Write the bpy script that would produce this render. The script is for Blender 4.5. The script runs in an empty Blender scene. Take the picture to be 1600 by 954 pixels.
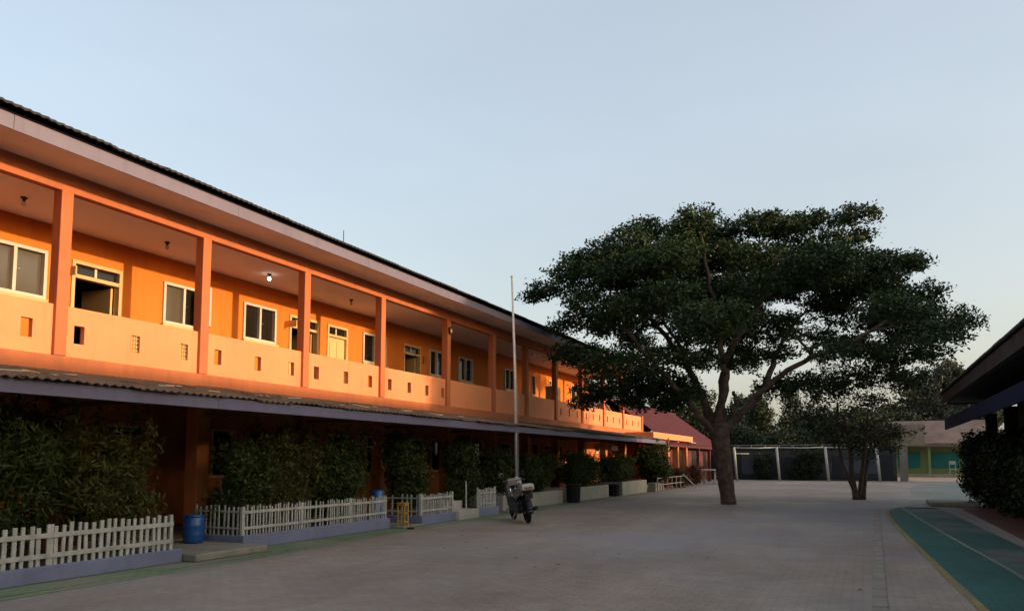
import bpy, math, random
import numpy as np
from mathutils import Vector, Matrix
random.seed(7); rng = np.random.default_rng(11)
scene = bpy.context.scene
C = scene.collection

# ------------------------------------------------------------------ camera
CAM = Vector((11.3, 0.0, 1.5)); YAW = math.radians(24.54); PITCH = math.radians(5.0)
cam_d = bpy.data.cameras.new("camera"); cam = bpy.data.objects.new("camera", cam_d); C.objects.link(cam)
cam.location = CAM; cam.rotation_euler = (math.radians(90) + PITCH, 0, YAW)
cam_d.sensor_width = 36; cam_d.lens = 27.0; cam_d.shift_y = 0.085
cam_d.clip_end = 2000; cam_d.clip_start = 0.1
scene.camera = cam
# ------------------------------------------------------------------ sky, sun, exposure
SUN_EL = math.radians(8.5); SUN_AZ = math.radians(88.0)      # azimuth clockwise from +Y: the sun stands over the low building
world = bpy.data.worlds.new("World"); scene.world = world; world.use_nodes = True
wn = world.node_tree.nodes; wl = world.node_tree.links
bg = wn["Background"]
sky = wn.new("ShaderNodeTexSky"); sky.sky_type = 'NISHITA'; sky.sun_disc = False
sky.sun_elevation = SUN_EL; sky.sun_rotation = SUN_AZ
sky.altitude = 0; sky.air_density = 1.0; sky.dust_density = 5.0; sky.ozone_density = 1.0
hz = wn.new("ShaderNodeMix"); hz.data_type = 'RGBA'; hz.blend_type = 'ADD'; hz.inputs[0].default_value = 1.0
tcw = wn.new("ShaderNodeTexCoord"); sep = wn.new("ShaderNodeSeparateXYZ"); wl.new(tcw.outputs["Generated"], sep.inputs[0])
rmp = wn.new("ShaderNodeValToRGB"); rmp.color_ramp.elements[0].position = 0.02; rmp.color_ramp.elements[1].position = 0.42
rmp.color_ramp.elements[0].color = (1.58, 1.50, 1.40, 1); rmp.color_ramp.elements[1].color = (1.49, 1.57, 1.65, 1)   # pale veil of haze, creamier towards the horizon all round
wl.new(sep.outputs[2], rmp.inputs[0])
mpw = wn.new("ShaderNodeMapping"); mpw.inputs["Scale"].default_value = (1.2, 1.2, 4.5); wl.new(tcw.outputs["Generated"], mpw.inputs[0])
nzw = wn.new("ShaderNodeTexNoise"); nzw.inputs["Scale"].default_value = 1.6; nzw.inputs["Detail"].default_value = 5; nzw.inputs["Roughness"].default_value = 0.5; wl.new(mpw.outputs[0], nzw.inputs["Vector"])
nrw = wn.new("ShaderNodeMapRange"); nrw.inputs[1].default_value = 0.3; nrw.inputs[2].default_value = 0.7; nrw.inputs[3].default_value = 0.93; nrw.inputs[4].default_value = 1.07; wl.new(nzw.outputs["Fac"], nrw.inputs[0])
vmw = wn.new("ShaderNodeVectorMath"); vmw.operation = 'SCALE'; wl.new(rmp.outputs[0], vmw.inputs[0]); wl.new(nrw.outputs[0], vmw.inputs[3]); wl.new(vmw.outputs[0], hz.inputs[7])
wl.new(sky.outputs[0], hz.inputs[6]); wl.new(hz.outputs[2], bg.inputs[0]); bg.inputs[1].default_value = 0.09
sun_d = bpy.data.lights.new("sun", 'SUN'); sun_d.energy = 2.0; sun_d.angle = math.radians(1.0)
sun_d.color = (1.0, 0.66, 0.40)
sun = bpy.data.objects.new("sun", sun_d); C.objects.link(sun)
sd = Vector((math.sin(SUN_AZ) * math.cos(SUN_EL), math.cos(SUN_AZ) * math.cos(SUN_EL), math.sin(SUN_EL)))
sun.rotation_euler = sd.to_track_quat('Z', 'Y').to_euler(); sun.location = (40, 10, 20)
vs = scene.view_settings
vs.view_transform = 'Standard'; vs.look = 'None'; vs.exposure = 1.4; vs.gamma = 1.0; vs.use_curve_mapping = False

# ------------------------------------------------------------------ materials
def srgb(r, g, b):
    f = lambda c: ((c / 255 + 0.055) / 1.055) ** 2.4 if c > 10 else c / 255 / 12.92
    return (f(r), f(g), f(b), 1)
def nodes_of(name):
    m = bpy.data.materials.new(name); m.use_nodes = True
    nt = m.node_tree; return m, nt.nodes, nt.links, nt.nodes["Principled BSDF"]
def mul(c, k): return (c[0] * k, c[1] * k, c[2] * k, 1)
MATS = {}
def paint(name, col, rough=0.75, var=0.12, scale=1.3, bump=0.08, streak=0.0, spec=0.3, metal=0.0, dirt=None, dirt_amt=0.0):
    m, n, l, b = nodes_of(name)
    tc = n.new("ShaderNodeTexCoord"); oi = n.new("ShaderNodeObjectInfo")
    add = n.new("ShaderNodeVectorMath"); add.operation = 'ADD'
    sc = n.new("ShaderNodeVectorMath"); sc.operation = 'SCALE'; sc.inputs[3].default_value = 0.0
    l.new(oi.outputs["Random"], sc.inputs[3]); sc.inputs[0].default_value = (7, 13, 5)
    l.new(tc.outputs["Object"], add.inputs[0]); l.new(sc.outputs[0], add.inputs[1])
    n1 = n.new("ShaderNodeTexNoise"); n1.inputs["Scale"].default_value = scale; n1.inputs["Detail"].default_value = 8; n1.inputs["Roughness"].default_value = 0.65
    l.new(add.outputs[0], n1.inputs["Vector"])
    r1 = n.new("ShaderNodeValToRGB"); r1.color_ramp.elements[0].position = 0.3; r1.color_ramp.elements[1].position = 0.72
    r1.color_ramp.elements[0].color = mul(col, 1 - var * 1.6); r1.color_ramp.elements[1].color = mul(col, 1 + var * 0.5)
    l.new(n1.outputs["Fac"], r1.inputs[0]); out = r1.outputs[0]
    if streak > 0:
        mp = n.new("ShaderNodeMapping"); mp.inputs["Scale"].default_value = (6, 6, 0.5); l.new(add.outputs[0], mp.inputs[0])
        n2 = n.new("ShaderNodeTexNoise"); n2.inputs["Scale"].default_value = 1.2; n2.inputs["Detail"].default_value = 5; l.new(mp.outputs[0], n2.inputs["Vector"])
        r2 = n.new("ShaderNodeValToRGB"); r2.color_ramp.elements[0].position = 0.52; r2.color_ramp.elements[1].position = 0.75
        l.new(n2.outputs["Fac"], r2.inputs[0])
        mx = n.new("ShaderNodeMix"); mx.data_type = 'RGBA'; mx.inputs[7].default_value = dirt or mul(col, 0.45)
        mm = n.new("ShaderNodeMath"); mm.operation = 'MULTIPLY'; mm.inputs[1].default_value = streak; l.new(r2.outputs[0], mm.inputs[0])
        l.new(mm.outputs[0], mx.inputs[0]); l.new(out, mx.inputs[6]); out = mx.outputs[2]
    l.new(out, b.inputs["Base Color"])
    b.inputs["Roughness"].default_value = rough; b.inputs["Specular IOR Level"].default_value = spec; b.inputs["Metallic"].default_value = metal
    if bump > 0:
        n3 = n.new("ShaderNodeTexNoise"); n3.inputs["Scale"].default_value = 38; n3.inputs["Detail"].default_value = 4; l.new(add.outputs[0], n3.inputs["Vector"])
        bm = n.new("ShaderNodeBump"); bm.inputs["Strength"].default_value = bump; bm.inputs["Distance"].default_value = 0.02
        l.new(n3.outputs["Fac"], bm.inputs["Height"]); l.new(bm.outputs[0], b.inputs["Normal"])
    MATS[name] = m; return m
def glass(name, col, rough=0.05):
    m, n, l, b = nodes_of(name)
    b.inputs["Base Color"].default_value = col; b.inputs["Roughness"].default_value = rough
    b.inputs["Specular IOR Level"].default_value = 0.6; b.inputs["IOR"].default_value = 1.5
    MATS[name] = m; return m
def emit(name, col, s):
    m, n, l, b = nodes_of(name); b.inputs["Base Color"].default_value = col
    b.inputs["Emission Color"].default_value = col; b.inputs["Emission Strength"].default_value = s; MATS[name] = m; return m
def foliage(name, c1, c2, trans=0.2):
    m, n, l, b = nodes_of(name)
    g = n.new("ShaderNodeNewGeometry"); tc = n.new("ShaderNodeTexCoord")
    n1 = n.new("ShaderNodeTexNoise"); n1.inputs["Scale"].default_value = 0.9; n1.inputs["Detail"].default_value = 3; l.new(tc.outputs["Object"], n1.inputs["Vector"])
    ad = n.new("ShaderNodeMath"); ad.operation = 'MULTIPLY_ADD'; ad.inputs[1].default_value = 0.55; l.new(g.outputs["Random Per Island"], ad.inputs[0])
    sb = n.new("ShaderNodeMath"); sb.operation = 'MULTIPLY'; sb.inputs[1].default_value = 0.5; l.new(n1.outputs["Fac"], sb.inputs[0]); l.new(sb.outputs[0], ad.inputs[2])
    r = n.new("ShaderNodeValToRGB"); r.color_ramp.elements[0].color = c1; r.color_ramp.elements[1].color = c2
    r.color_ramp.elements[0].position = 0.15; r.color_ramp.elements[1].position = 0.85
    l.new(ad.outputs[0], r.inputs[0]); l.new(r.outputs[0], b.inputs["Base Color"])
    b.inputs["Roughness"].default_value = 0.6; b.inputs["Specular IOR Level"].default_value = 0.25
    t = n.new("ShaderNodeBsdfTranslucent"); l.new(r.outputs[0], t.inputs[0])
    mx = n.new("ShaderNodeMixShader"); mx.inputs[0].default_value = trans
    l.new(b.outputs[0], mx.inputs[1]); l.new(t.outputs[0], mx.inputs[2]); l.new(mx.outputs[0], n["Material Output"].inputs[0])
    MATS[name] = m; return m
def paving(name, c1, c2, mortar, bw, rh, big=0.25, msize=0.008, rot=0.0, tints=()):
    m, n, l, b = nodes_of(name)
    tc = n.new("ShaderNodeTexCoord"); mp = n.new("ShaderNodeMapping"); mp.inputs["Rotation"].default_value = (0, 0, rot); l.new(tc.outputs["Object"], mp.inputs[0])
    br = n.new("ShaderNodeTexBrick"); br.inputs["Color1"].default_value = c1; br.inputs["Color2"].default_value = c2; br.inputs["Mortar"].default_value = mortar
    br.inputs["Scale"].default_value = 1.0; br.inputs["Brick Width"].default_value = bw; br.inputs["Row Height"].default_value = rh
    br.inputs["Mortar Size"].default_value = msize; br.inputs["Mortar Smooth"].default_value = 0.3; br.inputs["Bias"].default_value = 0.0
    l.new(mp.outputs[0], br.inputs["Vector"]); out = br.outputs["Color"]
    for sc_, amt, lo, hi, st in ((0.16, big, 0.36, 0.66, 1.0), (0.7, big * 0.8, 0.35, 0.7, 2.2), (3.5, big * 0.5, 0.3, 0.7, 1.0)):
        m2 = n.new("ShaderNodeMapping"); m2.inputs["Scale"].default_value = (1, 1 / st, 1); m2.inputs["Rotation"].default_value = (0, 0, 1.2 if st > 1 else 0); l.new(tc.outputs["Object"], m2.inputs[0])
        nz = n.new("ShaderNodeTexNoise"); nz.inputs["Scale"].default_value = sc_; nz.inputs["Detail"].default_value = 7; nz.inputs["Roughness"].default_value = 0.6; l.new(m2.outputs[0], nz.inputs["Vector"])
        r = n.new("ShaderNodeValToRGB"); r.color_ramp.elements[0].position = lo; r.color_ramp.elements[1].position = hi
        k0 = 1 - amt; r.color_ramp.elements[0].color = (k0, k0 * 0.985, k0 * 0.97, 1); r.color_ramp.elements[1].color = (1 + amt * 0.5,) * 3 + (1,)
        l.new(nz.outputs["Fac"], r.inputs[0])
        mx = n.new("ShaderNodeMix"); mx.data_type = 'RGBA'; mx.blend_type = 'MULTIPLY'; mx.inputs[0].default_value = 1
        l.new(out, mx.inputs[6]); l.new(r.outputs[0], mx.inputs[7]); out = mx.outputs[2]
    for (col, sc_, lo, hi, amt) in tints:
        nz = n.new("ShaderNodeTexNoise"); nz.inputs["Scale"].default_value = sc_; nz.inputs["Detail"].default_value = 6; nz.inputs["Roughness"].default_value = 0.65
        m2 = n.new("ShaderNodeMapping"); m2.inputs["Location"].default_value = (sc_ * 31, 9, 2); l.new(tc.outputs["Object"], m2.inputs[0]); l.new(m2.outputs[0], nz.inputs["Vector"])
        r = n.new("ShaderNodeValToRGB"); r.color_ramp.elements[0].position = lo; r.color_ramp.elements[1].position = hi
        r.color_ramp.elements[1].color = (amt, amt, amt, 1); l.new(nz.outputs["Fac"], r.inputs[0])
        mx = n.new("ShaderNodeMix"); mx.data_type = 'RGBA'; l.new(r.outputs[0], mx.inputs[0]); l.new(out, mx.inputs[6]); mx.inputs[7].default_value = col; out = mx.outputs[2]
    l.new(out, b.inputs["Base Color"])
    b.inputs["Roughness"].default_value = 0.8; b.inputs["Specular IOR Level"].default_value = 0.25
    nb = n.new("ShaderNodeTexNoise"); nb.inputs["Scale"].default_value = 14; nb.inputs["Detail"].default_value = 6; l.new(tc.outputs["Object"], nb.inputs["Vector"])
    nb2 = n.new("ShaderNodeTexNoise"); nb2.inputs["Scale"].default_value = 2.2; nb2.inputs["Detail"].default_value = 3; l.new(tc.outputs["Object"], nb2.inputs["Vector"])
    s1 = n.new("ShaderNodeMath"); s1.operation = 'SUBTRACT'; s1.inputs[0].default_value = 1; l.new(br.outputs["Fac"], s1.inputs[1])
    s2 = n.new("ShaderNodeMath"); s2.operation = 'MULTIPLY_ADD'; s2.inputs[1].default_value = 0.35; l.new(nb.outputs["Fac"], s2.inputs[0]); l.new(s1.outputs[0], s2.inputs[2])
    s3 = n.new("ShaderNodeMath"); s3.operation = 'MULTIPLY_ADD'; s3.inputs[1].default_value = 2.0; l.new(nb2.outputs["Fac"], s3.inputs[0]); l.new(s2.outputs[0], s3.inputs[2])
    bm = n.new("ShaderNodeBump"); bm.inputs["Strength"].default_value = 0.5; bm.inputs["Distance"].default_value = 0.010
    l.new(s3.outputs[0], bm.inputs["Height"]); l.new(bm.outputs[0], b.inputs["Normal"])
    MATS[name] = m; return m

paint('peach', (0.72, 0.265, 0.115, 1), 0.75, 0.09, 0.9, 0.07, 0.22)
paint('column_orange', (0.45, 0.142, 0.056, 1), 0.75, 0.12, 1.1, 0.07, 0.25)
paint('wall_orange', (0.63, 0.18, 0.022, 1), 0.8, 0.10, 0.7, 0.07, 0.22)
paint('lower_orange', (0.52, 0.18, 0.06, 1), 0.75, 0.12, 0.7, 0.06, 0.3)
paint('ceiling_white', (0.80, 0.78, 0.80, 1), 0.85, 0.06, 0.5, 0.03)
paint('soffit', (0.80, 0.76, 0.68, 1), 0.85, 0.12, 0.7, 0.04)
paint('lilac', (0.155, 0.14, 0.20, 1), 0.6, 0.10, 0.8, 0.04, 0.25)
paint('fascia_blue', (0.125, 0.122, 0.20, 1), 0.55, 0.10, 0.8, 0.04, 0.25)
paint('kerb_blue', (0.185, 0.20, 0.305, 1), 0.7, 0.14, 1.5, 0.12, 0.2)
paint('roof_dark', (0.035, 0.03, 0.032, 1), 0.7, 0.2, 2, 0.1)
paint('sheet_brown', (0.17, 0.12, 0.085, 1), 0.8, 0.35, 1.6, 0.15, 0.4)
paint('white_frame', (0.55, 0.51, 0.45, 1), 0.5, 0.06, 2, 0.03, 0.1)
paint('cream_frame', (0.62, 0.42, 0.20, 1), 0.6, 0.10, 2, 0.04, 0.15)
paint('cream_door', (0.66, 0.46, 0.20, 1), 0.6, 0.08, 1.4, 0.03, 0.12)
paint('brown_door', (0.20, 0.09, 0.04, 1), 0.5, 0.2, 2, 0.05)
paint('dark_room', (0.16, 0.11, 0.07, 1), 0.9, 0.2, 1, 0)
paint('picket_white', (0.43, 0.425, 0.38, 1), 0.7, 0.25, 5, 0.08, 0.45)
paint('concrete', (0.27, 0.245, 0.20, 1), 0.85, 0.22, 2, 0.2, 0.25)
paint('border', (0.285, 0.245, 0.20, 1), 0.85, 0.2, 4, 0.2, 0.2)
paint('floor_tile', (0.34, 0.28, 0.22, 1), 0.5, 0.15, 2, 0.05)
paint('white_wall', (0.36, 0.35, 0.31, 1), 0.8, 0.16, 1.2, 0.12, 0.45, dirt=(0.20, 0.19, 0.16, 1))
paint('step_white', (0.50, 0.46, 0.38, 1), 0.8, 0.10, 2, 0.1, 0.2)
paint('soil', (0.06, 0.045, 0.03, 1), 0.95, 0.4, 6, 0.6)
paint('barrel_blue', (0.010, 0.075, 0.26, 1), 0.35, 0.15, 3, 0.02, 0.15, spec=0.5)
paint('yellow_wood', (0.48, 0.28, 0.05, 1), 0.6, 0.2, 5, 0.1, 0.2)
paint('steel_white', (0.55, 0.53, 0.51, 1), 0.4, 0.08, 4, 0.02, 0.15)
paint('goal_white', (0.40, 0.39, 0.36, 1), 0.5, 0.15, 3, 0.04, 0.25)
paint('maroon', (0.088, 0.02, 0.024, 1), 0.6, 0.15, 1, 0.08, 0.2)
paint('maroon_wall', (0.115, 0.034, 0.036, 1), 0.75, 0.15, 1, 0.06, 0.2)
paint('purple_wall', (0.17, 0.10, 0.12, 1), 0.8, 0.15, 1, 0.06, 0.2)
paint('grey_wall', (0.05, 0.05, 0.048, 1), 0.85, 0.3, 0.8, 0.1, 0.5)
paint('dark_panel', (0.020, 0.021, 0.026, 1), 0.7, 0.3, 1, 0.06, 0.3)
paint('bluegrey_panel', (0.055, 0.065, 0.08, 1), 0.7, 0.25, 1, 0.06, 0.3)
paint('pale_green', (0.17, 0.24, 0.11, 1), 0.75, 0.15, 1, 0.06, 0.25)
paint('teal_shutter', (0.015, 0.17, 0.17, 1), 0.5, 0.15, 1.5, 0.04, 0.2)
paint('old_roof', (0.17, 0.125, 0.11, 1), 0.85, 0.25, 0.8, 0.15, 0.3)
paint('mud_wall', (0.22, 0.185, 0.145, 1), 0.85, 0.2, 0.8, 0.1, 0.4)
paint('brown_fascia', (0.055, 0.042, 0.036, 1), 0.85, 0.2, 1.2, 0.06, 0.2, spec=0.15)
paint('navy', (0.010, 0.015, 0.040, 1), 0.85, 0.2, 1, 0.05, 0.1, spec=0.1)
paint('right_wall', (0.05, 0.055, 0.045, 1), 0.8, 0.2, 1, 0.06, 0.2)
paint('black_plastic', (0.014, 0.014, 0.016, 1), 0.4, 0.2, 4, 0.03, spec=0.5)
paint('rubber', (0.018, 0.018, 0.018, 1), 0.8, 0.2, 6, 0.1)
paint('bike_beige', (0.20, 0.17, 0.14, 1), 0.3, 0.06, 3, 0.01, spec=0.6)
paint('bike_white', (0.40, 0.385, 0.35, 1), 0.3, 0.05, 3, 0.0, spec=0.6)
paint('seat_tan', (0.24, 0.13, 0.09, 1), 0.6, 0.1, 5, 0.05)
paint('chrome', (0.7, 0.7, 0.7, 1), 0.18, 0.05, 4, 0, metal=1.0)
paint('poster_red', (0.40, 0.02, 0.015, 1), 0.6, 0.1, 2, 0)
paint('poster_cream', (0.72, 0.50, 0.24, 1), 0.6, 0.1, 2, 0)
paint('bark', (0.125, 0.09, 0.066, 1), 0.9, 0.45, 5, 1.0, 0.75, dirt=(0.05, 0.035, 0.025, 1))
paint('bark_grey', (0.10, 0.075, 0.055, 1), 0.9, 0.3, 6, 0.7)
paint('wire', (0.03, 0.03, 0.03, 1), 0.5, 0.1, 4, 0)
glass('pane_dark', (0.016, 0.014, 0.011, 1), 0.05)
MATS['pane_dark'].node_tree.nodes['Principled BSDF'].inputs['Specular IOR Level'].default_value = 0.35
glass('pane_grey', (0.085, 0.075, 0.055, 1), 0.12)
glass('mirror', (0.9, 0.9, 0.9, 1), 0.03); MATS['mirror'].node_tree.nodes["Principled BSDF"].inputs["Metallic"].default_value = 1.0
emit('bulb_glow', (1.0, 0.86, 0.66, 1), 4)
foliage('leaf_big', (0.007, 0.017, 0.006, 1), (0.038, 0.068, 0.017, 1), 0.14)
foliage('leaf_small', (0.010, 0.017, 0.007, 1), (0.034, 0.046, 0.014, 1), 0.14)
foliage('leaf_shrub', (0.016, 0.027, 0.006, 1), (0.066, 0.090, 0.020, 1), 0.2)
foliage('leaf_olive', (0.026, 0.030, 0.007, 1), (0.095, 0.095, 0.024, 1), 0.2)
foliage('leaf_red', (0.05, 0.02, 0.012, 1), (0.12, 0.06, 0.02, 1), 0.2)
foliage('leaf_hedge', (0.008, 0.016, 0.006, 1), (0.028, 0.042, 0.014, 1), 0.12)
foliage('leaf_far', (0.012, 0.020, 0.009, 1), (0.038, 0.052, 0.022, 1), 0.15)
foliage('leaf_hazed', (0.035, 0.045, 0.034, 1), (0.085, 0.095, 0.07, 1), 0.2)  # distance haze put into the leaf colour: paler and greyer than leaf_far
paving('pavers', (0.365, 0.300, 0.243, 1), (0.33, 0.270, 0.218, 1), (0.275, 0.226, 0.183, 1), 0.21, 0.105, 0.24, tints=[((0.22, 0.22, 0.24, 1), 0.10, 0.46, 0.64, 0.7), ((0.24, 0.145, 0.105, 1), 0.23, 0.54, 0.72, 0.55), ((0.17, 0.165, 0.16, 1), 1.1, 0.6, 0.72, 0.5)])
paving('red_pavers', (0.20, 0.07, 0.06, 1), (0.15, 0.06, 0.05, 1), (0.07, 0.05, 0.045, 1), 0.21, 0.105, 0.25)
paving('green_edge', (0.20, 0.28, 0.155, 1), (0.18, 0.25, 0.14, 1), (0.13, 0.16, 0.10, 1), 0.21, 0.105, 0.22, tints=[((0.27, 0.23, 0.19, 1), 0.9, 0.45, 0.66, 0.8)])
paving('teal_track', (0.036, 0.135, 0.110, 1), (0.034, 0.120, 0.10, 1), (0.035, 0.09, 0.078, 1), 0.21, 0.105, 0.2, tints=[((0.16, 0.155, 0.145, 1), 0.5, 0.56, 0.75, 0.5)])
paving('dull_track', (0.046, 0.128, 0.110, 1), (0.044, 0.116, 0.10, 1), (0.05, 0.08, 0.072, 1), 0.21, 0.105, 0.2, tints=[((0.20, 0.165, 0.145, 1), 0.35, 0.45, 0.68, 0.8)])
paving('faded_patch', (0.345, 0.288, 0.240, 1), (0.30, 0.252, 0.212, 1), (0.235, 0.20, 0.165, 1), 0.21, 0.105, 0.24, tints=[((0.10, 0.20, 0.17, 1), 0.28, 0.42, 0.7, 0.75)])
paving('line_yellow', (0.32, 0.26, 0.105, 1), (0.28, 0.23, 0.095, 1), (0.15, 0.12, 0.065, 1), 0.21, 0.105, 0.25, tints=[((0.20, 0.17, 0.13, 1), 1.6, 0.5, 0.62, 0.8)])
paving('line_pale', (0.26, 0.30, 0.20, 1), (0.24, 0.28, 0.19, 1), (0.13, 0.14, 0.10, 1), 0.21, 0.105, 0.2, tints=[((0.13, 0.14, 0.12, 1), 1.3, 0.48, 0.62, 0.8)])
paving('earth', (0.17, 0.14, 0.10, 1), (0.15, 0.125, 0.09, 1), (0.14, 0.115, 0.085, 1), 0.9, 0.7, 0.4)

# ------------------------------------------------------------------ mesh helpers
class MB:
    def __init__(s): s.v = []; s.f = []
    def quad(s, a, b, c, d):
        i = len(s.v); s.v += [tuple(a), tuple(b), tuple(c), tuple(d)]; s.f.append((i, i + 1, i + 2, i + 3)); return s
    def box(s, x0, x1, y0, y1, z0, z1):
        i = len(s.v); s.v += [(x, y, z) for x in (x0, x1) for y in (y0, y1) for z in (z0, z1)]
        for q in ((0, 1, 3, 2), (4, 6, 7, 5), (0, 4, 5, 1), (2, 3, 7, 6), (0, 2, 6, 4), (1, 5, 7, 3)): s.f.append(tuple(i + k for k in q))
        return s
    def prism(s, pts, axis, a, b):
        """polygon pts (2-D) extruded along axis from a to b"""
        i = len(s.v); n = len(pts)
        for t in (a, b):
            for p in pts:
                s.v.append({'x': (t, p[0], p[1]), 'y': (p[0], t, p[1]), 'z': (p[0], p[1], t)}[axis])
        s.f.append(tuple(i + k for k in range(n))); s.f.append(tuple(i + n + k for k in reversed(range(n))))
        for k in range(n): s.f.append((i + k, i + (k + 1) % n, i + n + (k + 1) % n, i + n + k))
        return s
    def tube(s, pts, rad, n=8, cap=True, jit=0.0):
        pts = [Vector(p) for p in pts]; m = len(pts)
        if not hasattr(rad, '__len__'): rad = [rad] * m
        i0 = len(s.v); up = Vector((0.123, 0.31, 0.94)).normalized()
        for k, p in enumerate(pts):
            t = (pts[min(k + 1, m - 1)] - pts[max(k - 1, 0)]).normalized()
            if abs(t.dot(up)) > 0.96: up = Vector((0.9, 0.2, 0.1)).normalized()
            a = t.cross(up).normalized(); b = t.cross(a).normalized(); up = a.cross(t).normalized()
            for j in range(n):
                w = 2 * math.pi * j / n; r = rad[k] * (1 + jit * (random.random() - 0.5))
                s.v.append(tuple(p + a * (r * math.cos(w)) + b * (r * math.sin(w))))
        for k in range(m - 1):
            for j in range(n):
                s.f.append((i0 + k * n + j, i0 + k * n + (j + 1) % n, i0 + (k + 1) * n + (j + 1) % n, i0 + (k + 1) * n + j))
        if cap:
            s.f.append(tuple(i0 + j for j in reversed(range(n)))); s.f.append(tuple(i0 + (m - 1) * n + j for j in range(n)))
        return s
    def lathe(s, prof, c=(0, 0, 0), n=20, axis='z'):
        i0 = len(s.v)
        for (r, h) in prof:
            for j in range(n):
                w = 2 * math.pi * j / n; a, b = r * math.cos(w), r * math.sin(w)
                p = {'z': (a, b, h), 'y': (a, h, b), 'x': (h, a, b)}[axis]
                s.v.append((c[0] + p[0], c[1] + p[1], c[2] + p[2]))
        for k in range(len(prof) - 1):
            for j in range(n): s.f.append((i0 + k * n + j, i0 + k * n + (j + 1) % n, i0 + (k + 1) * n + (j + 1) % n, i0 + (k + 1) * n + j))
        s.f.append(tuple(i0 + j for j in range(n))); s.f.append(tuple(i0 + (len(prof) - 1) * n + j for j in range(n)))
        return s
    def mesh(s, name, mat, smooth=False):
        me = bpy.data.meshes.new(name); me.from_pydata(s.v, [], s.f); me.materials.append(MATS[mat])
        import bmesh
        b = bmesh.new(); b.from_mesh(me); bmesh.ops.recalc_face_normals(b, faces=b.faces); b.to_mesh(me); b.free()
        if smooth: me.polygons.foreach_set('use_smooth', [True] * len(me.polygons))
        return me
    def build(s, name, mat, parent=None, smooth=False, bevel=0.0):
        return link(name, s.mesh(name, mat, smooth), parent, bevel)
def link(name, me, parent=None, bevel=0.0):
    o = bpy.data.objects.new(name, me); C.objects.link(o)
    if parent is not None:
        o.parent = parent
        r = parent
        off = Vector((0, 0, 0))
        while r is not None:
            off = off + r.location; r = r.parent
        if not parent.get('_local'): o.location = -off
    if bevel > 0:
        bv = o.modifiers.new('bevel', 'BEVEL'); bv.width = bevel; bv.segments = 2; bv.limit_method = 'ANGLE'
    return o
def tag(o, label, cat, group=None):
    o['label'] = label; o['category'] = cat
    if group: o['group'] = group
    return o
def thing(name, label, cat, loc=(0, 0, 0), group=None):
    o = bpy.data.objects.new(name, None); C.objects.link(o); o.location = loc; o.empty_display_size = 0.3
    return tag(o, label, cat, group)
def struct(name, mb, mat, kind='structure'):
    o = mb.build(name, mat); o['kind'] = kind; return o
def holed(mb, xb, xf, y0, y1, z0, z1, holes):
    """a wall slab between x = xb and x = xf with rectangular openings cut right through it"""
    ys = sorted({y0, y1, *[h[0] for h in holes], *[h[1] for h in holes]}); zs = sorted({z0, z1, *[h[2] for h in holes], *[h[3] for h in holes]})
    ys = [y for y in ys if y0 <= y <= y1]; zs = [z for z in zs if z0 <= z <= z1]
    inside = lambda y, z: any(h[0] < y < h[1] and h[2] < z < h[3] for h in holes)
    for a, b in zip(ys, ys[1:]):
        for c, d in zip(zs, zs[1:]):
            if inside((a + b) / 2, (c + d) / 2): continue
            mb.quad((xf, a, c), (xf, b, c), (xf, b, d), (xf, a, d)); mb.quad((xb, a, d), (xb, b, d), (xb, b, c), (xb, a, c))
    for (a, b, c, d) in holes:
        mb.quad((xf, a, c), (xb, a, c), (xb, a, d), (xf, a, d)); mb.quad((xf, b, d), (xb, b, d), (xb, b, c), (xf, b, c))
        mb.quad((xf, a, c), (xf, b, c), (xb, b, c), (xb, a, c)); mb.quad((xf, a, d), (xb, a, d), (xb, b, d), (xf, b, d))
    mb.quad((xf, y0, z1), (xf, y1, z1), (xb, y1, z1), (xb, y0, z1)); mb.quad((xf, y0, z0), (xb, y0, z0), (xb, y1, z0), (xf, y1, z0))
    mb.quad((xf, y0, z0), (xf, y0, z1), (xb, y0, z1), (xb, y0, z0)); mb.quad((xf, y1, z0), (xb, y1, z0), (xb, y1, z1), (xf, y1, z1))
    return mb
def leaf_mesh(name, cen, size, mat, up=0.35, aspect=0.5):
    n = len(cen); cen = np.asarray(cen, dtype=np.float64)
    nrm = rng.normal(size=(n, 3)); nrm[:, 2] += up * 2; nrm /= np.linalg.norm(nrm, axis=1)[:, None]
    d = rng.normal(size=(n, 3)); d -= (d * nrm).sum(1)[:, None] * nrm; d /= np.linalg.norm(d, axis=1)[:, None]
    w = np.cross(nrm, d); s = size * rng.uniform(0.6, 1.35, size=(n, 1))
    v = np.empty((n, 4, 3)); v[:, 0] = cen - d * s * 0.5; v[:, 1] = cen + w * s * aspect * 0.5 - d * s * 0.08; v[:, 2] = cen + d * s * 0.5 - nrm * s * 0.1; v[:, 3] = cen - w * s * aspect * 0.5 - d * s * 0.08
    me = bpy.data.meshes.new(name); me.vertices.add(n * 4); me.vertices.foreach_set('co', v.reshape(-1))
    me.loops.add(n * 4); me.loops.foreach_set('vertex_index', np.arange(n * 4, dtype=np.int32))
    me.polygons.add(n); me.polygons.foreach_set('loop_start', np.arange(0, n * 4, 4, dtype=np.int32)); me.polygons.foreach_set('loop_total', np.full(n, 4, dtype=np.int32))
    me.update(calc_edges=True); me.materials.append(MATS[mat]); return me
def clumps(c, rx, ry, rz, k, per, cr):
    """k leaf clumps near the surface of an ellipsoid, per leaves each, clump radius cr"""
    u = rng.normal(size=(k, 3)); u /= np.linalg.norm(u, axis=1)[:, None]
    r = rng.uniform(0.25, 1.05, size=(k, 1)) ** 0.6
    cc = np.asarray(c) + u * r * np.array([rx, ry, rz])
    return (cc[:, None, :] + rng.normal(size=(k, per, 3)) * cr * np.array([1, 1, 0.6])).reshape(-1, 3)
R = Vector((math.cos(YAW), math.sin(YAW), 0)); F = Vector((-math.sin(YAW), math.cos(YAW), 0))

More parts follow.
